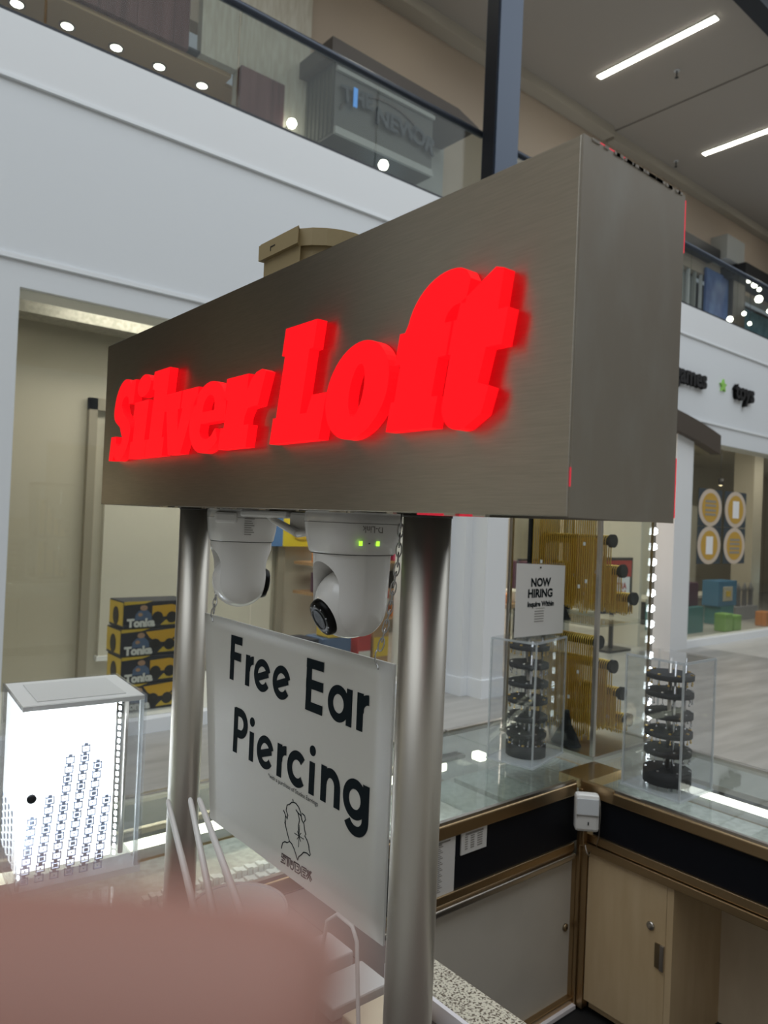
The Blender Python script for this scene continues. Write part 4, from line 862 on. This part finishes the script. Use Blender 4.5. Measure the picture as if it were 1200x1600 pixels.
sb = side_fr(ctr2[0], ctr2[1], radians(232), .0512, 1.590)
m = MB()
for k in range(9): m.box((.012, -.018+k*.0032, 0), (.012+.010+.004*((k*5) % 3)/2, -.0168+k*.0032, .0004), fr=lambda x, y, z: sb(x, y, z))
m.build('printed_lines', 'print_grey', t)
MB().box((-.030, -.002, -.004), (.002, .014, .010), fr=lambda x, y, z: sb(x, y, z), bv=.004).build('network_socket', 'white_plastic', t)
MB().tube([(.515, .865, 1.600), (.508, .845, 1.596), (.497, .765, 1.580)], [.0042, .0045, .0052], 12).build('antenna', 'white_plastic', t)
MB().tube([(.497, .765, 1.580), (.500, .755, 1.581), (.507, .735, 1.586)], [.0050, .0042, .0045], 12).build('antenna_hinge', 'white_plastic', t)
bx('bracket', (.505, .735, 1.580), (.545, .800, 1.607), 'white_plastic', t, bv=.004)
bx('mounting_plate', (.50, .80, 1.598), (.57, .92, 1.6075), 'white_plastic', t, bv=.003)
# beige detector box on top of the sign
t = thing('alarm_box', 'tan plastic rounded box standing on top of the steel sign', 'alarm box', (.56, .87, 1.8885))
def dshape(o): return [(.522-o, .938+o), (.522-o, .835-o*.3)]+[(.60+(.078+o)*cos(radians(q)), .875+(.074+o)*sin(radians(q))) for q in (205, 220, 235, 250, 265, 280, 300, 320, 345, 365)]+[(.69+o, .938+o)]
fz = lambda z0: (lambda a, b, c=0: Vector((a, b, z0+c)))
def solid(mb, pts, z0, z1): return mb.poly(pts[::1], [], fz(z0), z1-z0)
bd = solid(MB(), dshape(-.006), 1.893, 1.966).build('body', 'beige_plastic', t)
solid(solid(MB(), dshape(.000), 1.966, 1.988), dshape(-.0015), 1.988, 1.990).build('lid', 'beige_plastic', t)
solid(MB(), dshape(-.012), 1.8885, 1.893).build('foot', 'dark_seam', t)
MB().box((.5214, .893, 1.9775), (.5222, .905, 1.979)).box((.5214, .9037, 1.9725), (.5222, .905, 1.979)).build('latch_slot', 'black_matte', t)
MB().box((.5274, .918, 1.900), (.5286, .925, 1.905)).build('screw_slot', 'black_matte', t)

# ---- lit display tower on the left counter
t = thing('display_tower', 'glowing white acrylic bracelet tower with a lock at far left', 'display tower', (.42, 1.40, TOP))
A0 = Vector((.3246, 1.3073)); A1 = Vector((.5322, 1.2912)); e1 = (A1-A0).normalized(); e2 = Vector((-e1.y, e1.x)); WX = (A1-A0).length; WY = .20; ZT = 1.271
def ft(a, b, c): return (A0.x+e1.x*a+e2.x*b, A0.y+e1.y*a+e2.y*b, TOP+c)
HT = ZT-TOP-.002
MB().box((0, 0, .001), (WX, WY, .012), fr=ft).build('base_plate', 'acrylic_edge', t)
m = MB().box((.004, .004, HT-.010), (WX-.004, WY-.004, HT-.002), fr=ft); m.build('top_plate', 'lid_grey', t)
MB().box((.03, .03, HT-.002), (WX-.03, WY-.03, HT-.0005), fr=ft).build('top_inset', 'panel_edge', t)
for a, b in (((0, 0), (WX, .003)), ((0, WY-.003), (WX, WY)), ((0, .003), (.003, WY-.003)), ((WX-.003, .003), (WX, WY-.003))):
    MB().box((*a, .012), (*b, HT), fr=ft).build('acrylic_wall', 'acrylic', t)
MB().box((.010, .030, .03), (WX*.78, .034, HT-.012), fr=ft).build('lit_panel', 'lit_white', t)
MB().box((.006, .034, .03), (.010, WY-.02, HT-.012), fr=ft).build('lit_panel', 'lit_white', t)
MB().box((.012, .034, .03), (WX*.78, .15, HT-.014), fr=ft).build('inner_core', 'lit_soft', t)
for a in (.0045, WX-.0105): MB().box((a, .0045, .012), (a+.006, .012, HT-.010), fr=ft).build('corner_post', 'acrylic_edge', t)
MB().tube([ft(WX-.022, .05, .02), ft(WX-.022, .05, HT-.012)], .0045, 12).build('corner_rod', 'steel_rail', t)
for cx in (.0075, WX*.80):
    for k in range(24): MB().box((cx, .006 if cx < .01 else .024, .03+k*.0118), (cx+.003, .012 if cx < .01 else .030, .036+k*.0118), fr=ft).build('led', 'led_cool', t)
lk = MB().lathe([(.0075, 0), (.0075, .004), (.005, .006), (0, .006)], (0, 0, 0), 20, fr=lambda a, b, c: ft(.022+a, -c, .165+b)).build('lock', 'dark_frame', t)
for q in range(6):
    m = MB(); n_ = (9, 12, 17, 18, 15, 10)[q]; ax = .020+q*.024; lean = .0012
    n_ = (7, 9, 13, 14, 12, 8)[q]
    for k in range(n_):
        z = .018+k*.0162; a0 = ax+k*lean*1.25; w_, h_ = .0072, .0062
        for u0, v0, u1, v1 in ((-w_, -h_, w_, -h_+.0016), (-w_, h_-.0016, w_, h_), (-w_, -h_, -w_+.0016, h_), (w_-.0016, -h_, w_, h_), (-.003, h_, .003, h_+.0038), (-.0035, -.0028, .0035, .0028) if (k+q) % 3 == 0 else (-.001, -.001, .001, .001)):
            m.box((a0+u0, .0225, z+v0), (a0+u1, .0265, z+v1), fr=ft)
    stuff(m.build('bracelet', 'crystal', t))
for q in range(4):
    m = MB()
    for k in range(9): m.lathe([(.0022, 0), (.0068, .0002), (.007, .003), (0, .0045)], (0, 0, 0), 8, fr=lambda a, b, c: ft(.0055-c*.3, .06+q*.035+a+k*.001, .02+k*.0125+b*.7))
    stuff(m.build('bracelet', 'crystal', t))

# ---- acrylic spinning earring displays
def spinner(F, L, R, z1, label, zs, rr):
    F, L, R = Vector(F), Vector(L), Vector(R); ea = (R-F).normalized(); eb = Vector((-ea.y, ea.x)); A = (R-F).length; B = (L-F).dot(eb)
    H = z1-TOP
    def f(a, b, c): return (F.x+ea.x*a+eb.x*b, F.y+ea.y*a+eb.y*b, TOP+c)
    c = f(A/2, B/2, 0)
    t = thing('earring_display', label, 'display case', (c[0], c[1], TOP+.0012), 'acrylic spinning earring displays')
    MB().box((-.004, -.004, .0022), (A+.004, B+.004, .007), fr=f).build('base_plate', 'acrylic_edge', t)
    MB().box((0, 0, H-.004), (A, B, H), fr=f).build('top_plate', 'acrylic', t)
    for a, b in (((0, 0), (A, .0025)), ((0, B-.0025), (A, B)), ((0, .0025), (.0025, B-.0025)), ((A-.0025, .0025), (A, B-.0025))): MB().box((*a, .007), (*b, H-.004), fr=f).build('acrylic_wall', 'acrylic', t)
    for a, b in ((0, 0), (A, 0), (0, B), (A, B)): MB().box((a-.0022, b-.0022, .007), (a+.0022, b+.0022, H-.002), fr=f).build('wall_edge', 'acrylic_edge', t)
    MB().box((0, -.001, H-.006), (A, .002, H), fr=f).box((-.001, 0, H-.006), (.002, B, H), fr=f).build('top_edge', 'acrylic_edge', t)
    MB().tube([f(A/2, B/2, .006), f(A/2, B/2, H-.006)], .005, 12).build('spindle', 'steel_rail', t)
    for a, b in ((A*.3, B*.3), (A*.72, B*.35)): MB().tube([f(a, b, .006), f(a, b, H-.006)], .003, 10).build('support_rod', 'silver', t)
    for k, z in enumerate(zs):
        th = .034 if k == len(zs)-1 else .013
        d = MB().lathe([(rr, z-TOP-th/2), (rr, z-TOP+th/2)], (0, 0, 0), 32, fr=lambda a, b, q: f(A/2+a, B/2+b, q)).build('tray_disc', 'velvet', t)
        m = MB()
        for j in range(14):
            q = 2*pi*j/14+k*.2; px, py = A/2+rr*.92*cos(q), B/2+rr*.92*sin(q); zz = z-TOP-th/2
            m.tube([f(px, py, zz), f(px+.001, py, zz-.008-.006*((j*3+k) % 3))], .0011, 5); m.lathe([(.0005, 0), (.0028, .002), (.0028, .004), (.0005, .006)], (0, 0, 0), 6, fr=lambda a, b, q_: f(px+a, py+b, zz-.014-.004*((j*3+k) % 3)+q_))
            if j % 2: m.box((px-.003, py-.003, z-TOP+th/2), (px+.003, py+.003, z-TOP+th/2+.003), fr=f)
        stuff(m.build('earrings', 'silver' if k % 3 else 'gold', d))
    return t
spinner((1.5836, 1.2498), (1.5375, 1.3778), (1.7739, 1.2944), 1.290, 'tall clear acrylic earring display with black discs below the hiring notice', [1.262, 1.211, 1.159, 1.112, 1.064, 1.018, .975], .056)
spinner((1.6959, .8953), (1.7084, 1.0498), (1.85, .8934), 1.288, 'tall clear acrylic earring display with black discs on the right counter', [1.237, 1.193, 1.140, 1.093, 1.047, .985], .058)
# NOW HIRING notice
p = thing('hiring_notice', 'white paper notice reading Now Hiring in an acrylic stand', 'notice', (1.66, 1.306, 1.2908))
HX0, HX1 = 1.556, 1.765; fh = frame((HX0, 1.306, 1.298), (.949, -.01, 0), (0, 0, .949), (0, -1, 0))
MB().poly([(0, 0), (.222, 0), (.222, .205), (0, .213)], [], fh, .0015).build('sheet', 'paper', p)
MB().box((HX0-.004, 1.3075, 1.2925), (HX1+.004, 1.3095, 1.500)).build('acrylic_back', 'acrylic', p)
MB().box((HX0+.03, 1.285, 1.2908), (HX1-.03, 1.33, 1.2925)).build('acrylic_foot', 'acrylic', p)
def th(txt, s_, x, z, b=.0006): return MB().text(txt, s_, (lambda a, bb, c=0: fh(x+a, z+bb, .0022)), align='CENTER', bold=b)
th('NOW', .034, .108, .145, .0013).build('now_lettering', 'print_black', p); th('HIRING', .034, .108, .113, .0013).build('hiring_lettering', 'print_black', p); th('Inquire Within', .0205, .112, .086, .0009).build('inquire_lettering', 'print_black', p)
m = MB()
for k in range(5): m.poly([(.085, .040+k*.0075), (.127, .040+k*.0075), (.127, .043+k*.0075), (.085, .043+k*.0075)], [], (lambda a, b, c=0: fh(a, b, .0016+c)), .0003)
m.poly([(.09, .079), (.13, .079), (.13, .0805), (.09, .0805)], [], (lambda a, b, c=0: fh(a, b, .0016+c)), .0003); m.build('fine_print', 'print_grey', p)
MB().lathe([(.003, 0), (.003, .001)], (0, 0, 0), 10, fr=lambda a, b, c: fh(.105+a, .200+b, .0016+c)).build('pin', 'dark_frame', p)

# ---- corner glass tower with gold chains
TX0, TX1, TY0, TY1, TZ = 1.805, 2.085, 1.2145, 1.540, 1.80
t = thing('glass_tower', 'tall glass corner case on the counter with metal posts and LED strip', 'display case', ((TX0+TX1)/2, (TY0+TY1)/2, TOP+.001))
MB().box((TX0-.01, TY0-.01, TOP+.001), (TX1+.01, TY1+.01, TOP+.010)).build('base', 'steel_rail', t)
MB().box((TX0-.01, TY0-.01, TZ), (TX1+.01, TY1+.01, TZ+.02)).build('top', 'dark_frame', t)
for x, y in ((TX0, TY0), (TX0, TY1), (TX1, TY1), (TX1, TY0)): MB().box((x-.006, y-.006, TOP+.010), (x+.006, y+.006, TZ), bv=.0015).build('post', 'steel_rail', t)
for a, b in (((TX0-.001, TY0+.006), (TX0+.001, TY1-.006)), ((TX0+.006, TY0-.001), (TX1-.006, TY0+.001)), ((TX1-.001, TY0+.006), (TX1+.001, TY1-.006)), ((TX0+.006, TY1-.001), (TX1-.006, TY1+.001))):
    MB().box((*a, TOP+.010), (*b, TZ)).build('glass_pane', 'glass_clear', t)
MB().box((TX0+.002, TY0+.002, 1.322), (TX1-.002, TY1-.002, 1.328)).build('glass_shelf', 'glass_green', t)
for k in range(17): MB().poly([(-.008, -.010), (.009, -.004), (.004, .002), (.009, .006), (-.004, .012)], [], frame((TX1, TY0-.0062, .985+k*.0474), (1, 0, 0), (0, 0, 1), (0, -1, 0)), .003).build('led', 'led_cool', t)
# tiered velvet rods with chains
def rod(x, z, drop, label, y0=1.262, y1=1.50):
    t = thing('chain_rod', label, 'jewellery rod', (x, (y0+y1)/2, z), 'velvet rods of gold chains')
    MB().tube([(x, y0, z), (x, y1, z)], .013, 16).build('rod', 'velvet', t)
    MB().tube([(x, y0-.012, z), (x, y0, z)], .020, 20).build('end_cap', 'velvet', t); MB().tube([(x, y1, z), (x, y1+.008, z)], .020, 20).build('end_cap', 'velvet', t)
    m = MB(); random.seed(int(z*1000)); n = 30
    for k in range(n):
        y = y0+.008+(y1-y0-.016)*k/(n-1); L = drop*(.9+.1*random.random())
        q = [(x-.0155, y, z-L), (x-.0155, y, z)]+[(x+.0155*cos(radians(a)), y, z+.0155*sin(radians(a))) for a in (150, 115, 90, 65, 30, 0)]+[(x+.0155, y, z-L*.95)]
        m.tube(q, .0021, 5, cap=False)
    stuff(m.build('gold_chains', 'gold', t))
    m = MB()
    for k in range(5):
        y = y0+.02+random.random()*(y1-y0-.04); zz = z-drop*(.3+.6*random.random()); m.box((x-.0185, y, zz), (x-.0175, y+.008, zz+.011))
    m.build('price_tags', 'tag_white', t)
    return t
rods = [(2.055, 1.391, .055), (1.990, 1.477, .13), (1.930, 1.568, .20), (1.870, 1.65, .30), (1.958, 1.191, .20), (2.010, 1.104, .12), (2.050, 1.0185, .045), (1.880, 1.270, .30)]
nms = ['front low', 'second', 'third', 'rear tall', 'third', 'second', 'front low', 'rear tall']
for i, (x, z, d) in enumerate(rods): rod(x, z, d, 'gold chains over a black velvet rod, %s tier %s the glass shelf' % (nms[i], 'above' if i < 4 else 'below'))
for i, (zb, pts) in enumerate(((1.3285, rods[:4]), (.9605, rods[4:]))):
    t = thing('rod_stand', 'black velvet stepped stand carrying chain rods %s' % ['on the glass shelf', 'at the tower bottom'][i], 'display stand', (1.96, 1.51, zb))
    bx('base', (1.83, 1.505, zb), (2.075, 1.535, zb+.012), 'velvet', t)
    for x, z, d in pts: MB().box((x-.006, 1.510, zb+.012), (x+.006, 1.522, z+.004)).build('upright', 'velvet', t)
for i, (x, y, z, h) in enumerate(((1.835, 1.38, 1.3285, .11), (1.84, 1.33, .9605, .10))):
    t = thing('necklace_bust', 'black velvet necklace bust %s the corner glass tower' % ['on the shelf of', 'on the floor of'][i], 'display stand', (x, y, z))
    MB().lathe([(.030, 0), (.029, .006), (.022, .03), (.010, .06), (.006, h-.01), (.004, h)], (x, y, z), 20, sy=1.6).build('bust', 'velvet', t)
    MB().lathe([(.031, 0), (.031, .004)], (x, y, z), 20, sy=1.6).build('foot', 'dark_frame', t)

# ---- motion sensor on corner post
t = thing('corner_post', 'bronze corner post with a loose hook where counters meet', 'post', (1.655, 1.110, .374))
MB().box((1.630, 1.122, .374), (1.640, 1.134, .930), bv=.002).build('post', 'bronze_rail', t)
MB().box((1.612, 1.100, .795), (1.628, 1.112, .845), bv=.002).build('bracket', 'bronze_rail', t)
MB().tube([(1.618, 1.10, .80), (1.612, 1.09, .785), (1.618, 1.085, .775), (1.626, 1.09, .782)], .0018, 8).build('hook', 'steel_rail', t)
t = thing('motion_sensor', 'small white motion sensor on the bronze post at the counter corner', 'sensor', (1.60, 1.09, .84))
n = Vector((-.72, -.69, 0)); rr = Vector((.69, -.72, 0)); fm = frame((1.612, 1.098, .845), rr, (0, 0, 1), n)
MB().box((-.030, 0, 0), (.030, .092, .032), fr=lambda a, b, c: fm(a, b, c), bv=.008).build('housing', 'white_plastic', t)
MB().poly([(-.026, .044), (.026, .044), (.026, .083), (-.026, .083)], [], fm, .034).build('lens', 'mall_white', t)
MB().box((-.027, .040, .030), (.027, .042, .0335), fr=lambda a, b, c: fm(a, b, c)).build('seam', 'print_grey', t)
MB().box((.001, .018, .031), (.004, .026, .0330), fr=lambda a, b, c: fm(a, b, c)).build('indicator', 'print_black', t)
MB().tube([(1.640, 1.075, .925), (1.633, 1.068, .88), (1.630, 1.068, .83), (1.632, 1.075, .80)], .0010, 6).build('wire', 'steel_rail', t)

# ---- jar, sticks and wire easel in front of the panel
t = thing('plastic_jar', 'round pale plastic jar standing before the hanging panel', 'jar', (.440, .770, .9255))
MB().lathe([(.050, 0), (.053, .01), (.056, .212), (.0545, .212), (.0515, .012), (0, .010)], (.440, .770, .9258), 40).build('body', 'translucent', t)
MB().lathe([(.0565, .206), (.0585, .209), (.0565, .214), (.0545, .211)], (.440, .770, .9258), 40).build('rim', 'white_plastic', t)
t = thing('pen_cup', 'small white cup holding the three pale sticks', 'cup', (.372, .70, .9255))
MB().lathe([(.030, 0), (.034, .10), (.032, .10), (.028, .006), (0, .006)], (.372, .70, .9257), 28).build('cup_body', 'white_plastic', t)
def sc(p, x): k = x/p[0]; return Vector((p[0]*k, p[1]*k, 1.6+(p[2]-1.6)*k))
for i, (a, b, l) in enumerate((((.45, 1.0032, 1.1873), (.45, .9235, 1.0922), 'leftmost of the three'), ((.45, .9318, 1.2125), (.45, .8685, 1.1147), 'middle of the three'), ((.45, .9052, 1.2209), (.45, .8139, 1.145), 'rightmost of the three'))):
    a, b = sc(a, .395), sc(b, .380); d = (b-a).normalized(); L = (a.z-.990)/-d.z if d.z < 0 else .2; L = min(L, .32); e = a+d*L
    mid = a+d*(L*.45); mid.z += .004
    t = tag(MB().tube([a, a+d*.004, mid, e], [.0018, .0030, .0042, .0062], 14).build('applicator_stick', 'white_plastic'), 'pale tapered plastic stick leaning beside far pole, '+l, 'stick', 'pale sticks')
t = thing('wire_easel', 'white bent wire easel before the lower right panel corner', 'stand', (.44, .60, .926))
MB().tube([(.47, .665, .926), (.475, .655, 1.10), (.478, .645, 1.165), (.480, .630, 1.178), (.481, .605, 1.176), (.480, .595, 1.165), (.470, .570, 1.05), (.465, .555, .926)], .0022, 10).build('wire', 'white_plastic', t)
MB().tube([(.47, .665, .928), (.465, .555, .928)], .0022, 8).build('foot_wire', 'white_plastic', t)
for i in range(4): tag(MB().box((.60-.0*i, .62+i*.085, .9255), (.70, .685+i*.085, .945+.004*(i % 2)), bv=.003).build('card_box', ['paper', 'maple_light', 'paper', 'tag_white'][i]), 'small %s card box on the desk behind the panel' % ['cream', 'tan', 'pale second', 'white'][i], 'box', 'card boxes on the desk')

# ================================================================ HAND over the lens (metres, camera space laid into the world)
def cs_(x, y, d): return EYE+cr*x+cu*y+fw*d
hand = bpy.data.objects.new('hand', None); col.objects.link(hand); hand.location = cs_(-.09, -.06, 0)
hand['label'] = 'blurred pink fingertip of a hand reaching over the bottom of the lens'; hand['category'] = 'hand'; LOC['hand'] = hand.location.copy()
J = {}; vs = []; es = []; rs = []
def v_(p, r, link=None):
    vs.append(cs_(*p)-LOC['hand']); rs.append(r)
    if link is not None: es.append((link, len(vs)-1))
    return len(vs)-1
wr = v_((-.135, -.150, -.045), .024)
w2 = v_((-.175, -.215, -.065), .026, wr)
pm = v_((-.118, -.105, -.025), .026, wr)
kn = []
for i, p in enumerate(((-.100, -.062, .018), (-.118, -.080, -.002), (-.128, -.098, -.020), (-.136, -.115, -.036))):
    kn.append(v_(p, .0135-.0008*i, pm))
def fing(k, pts, r0, r1):
    l = k
    for i, p in enumerate(pts): l = v_(p, r0+(r1-r0)*i/(len(pts)-1), l)
fing(kn[0], ((-.080, -.048, .025), (-.062, -.0345, .031), (-.048, -.0295, .0345), (-.036, -.0275, .036), (-.028, -.0272, .0365), (-.020, -.0272, .0365), (-.014, -.0273, .0365), (-.0080, -.0279, .0365), (-.0018, -.0298, .0365)), .0100, .0090)
fing(kn[1], ((-.085, -.086, .020), (-.062, -.096, .018), (-.055, -.110, .006)), .0095, .0080)
fing(kn[2], ((-.095, -.106, .004), (-.074, -.118, .002), (-.069, -.130, -.010)), .0092, .0078)
fing(kn[3], ((-.108, -.122, -.014), (-.092, -.133, -.016), (-.088, -.142, -.026)), .0082, .0068)
tb = v_((-.100, -.118, -.005), .014, pm)
fing(tb, ((-.076, -.108, .012), (-.058, -.085, .030), (-.045, -.066, .034)), .0120, .0095)
me = bpy.data.meshes.new('skin'); me.from_pydata(vs, es, []); ho = bpy.data.objects.new('skin', me); col.objects.link(ho); ho.parent = hand
sk = ho.modifiers.new('s', 'SKIN'); sk.use_smooth_shade = True
for i, d in enumerate(me.skin_vertices[0].data): d.radius = (rs[i], rs[i])
me.skin_vertices[0].data[0].use_root = True
sb_ = ho.modifiers.new('b', 'SUBSURF'); sb_.levels = 2; sb_.render_levels = 2
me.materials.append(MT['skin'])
nl = bmesh.new(); bmesh.ops.create_uvsphere(nl, u_segments=16, v_segments=10, radius=1)
for v in nl.verts: v.co = cs_(-.0075+v.co.x*.0062, -.0272+v.co.y*.0052, .0285-0+v.co.z*.0015)-LOC['hand']
# nail sits on the far side of the finger, away from the lens
for v in nl.verts: v.co += fw*.0155
mn = bpy.data.meshes.new('fingernail'); nl.to_mesh(mn); nl.free(); mn.materials.append(MT['nail']); no = bpy.data.objects.new('fingernail', mn); col.objects.link(no); no.parent = hand
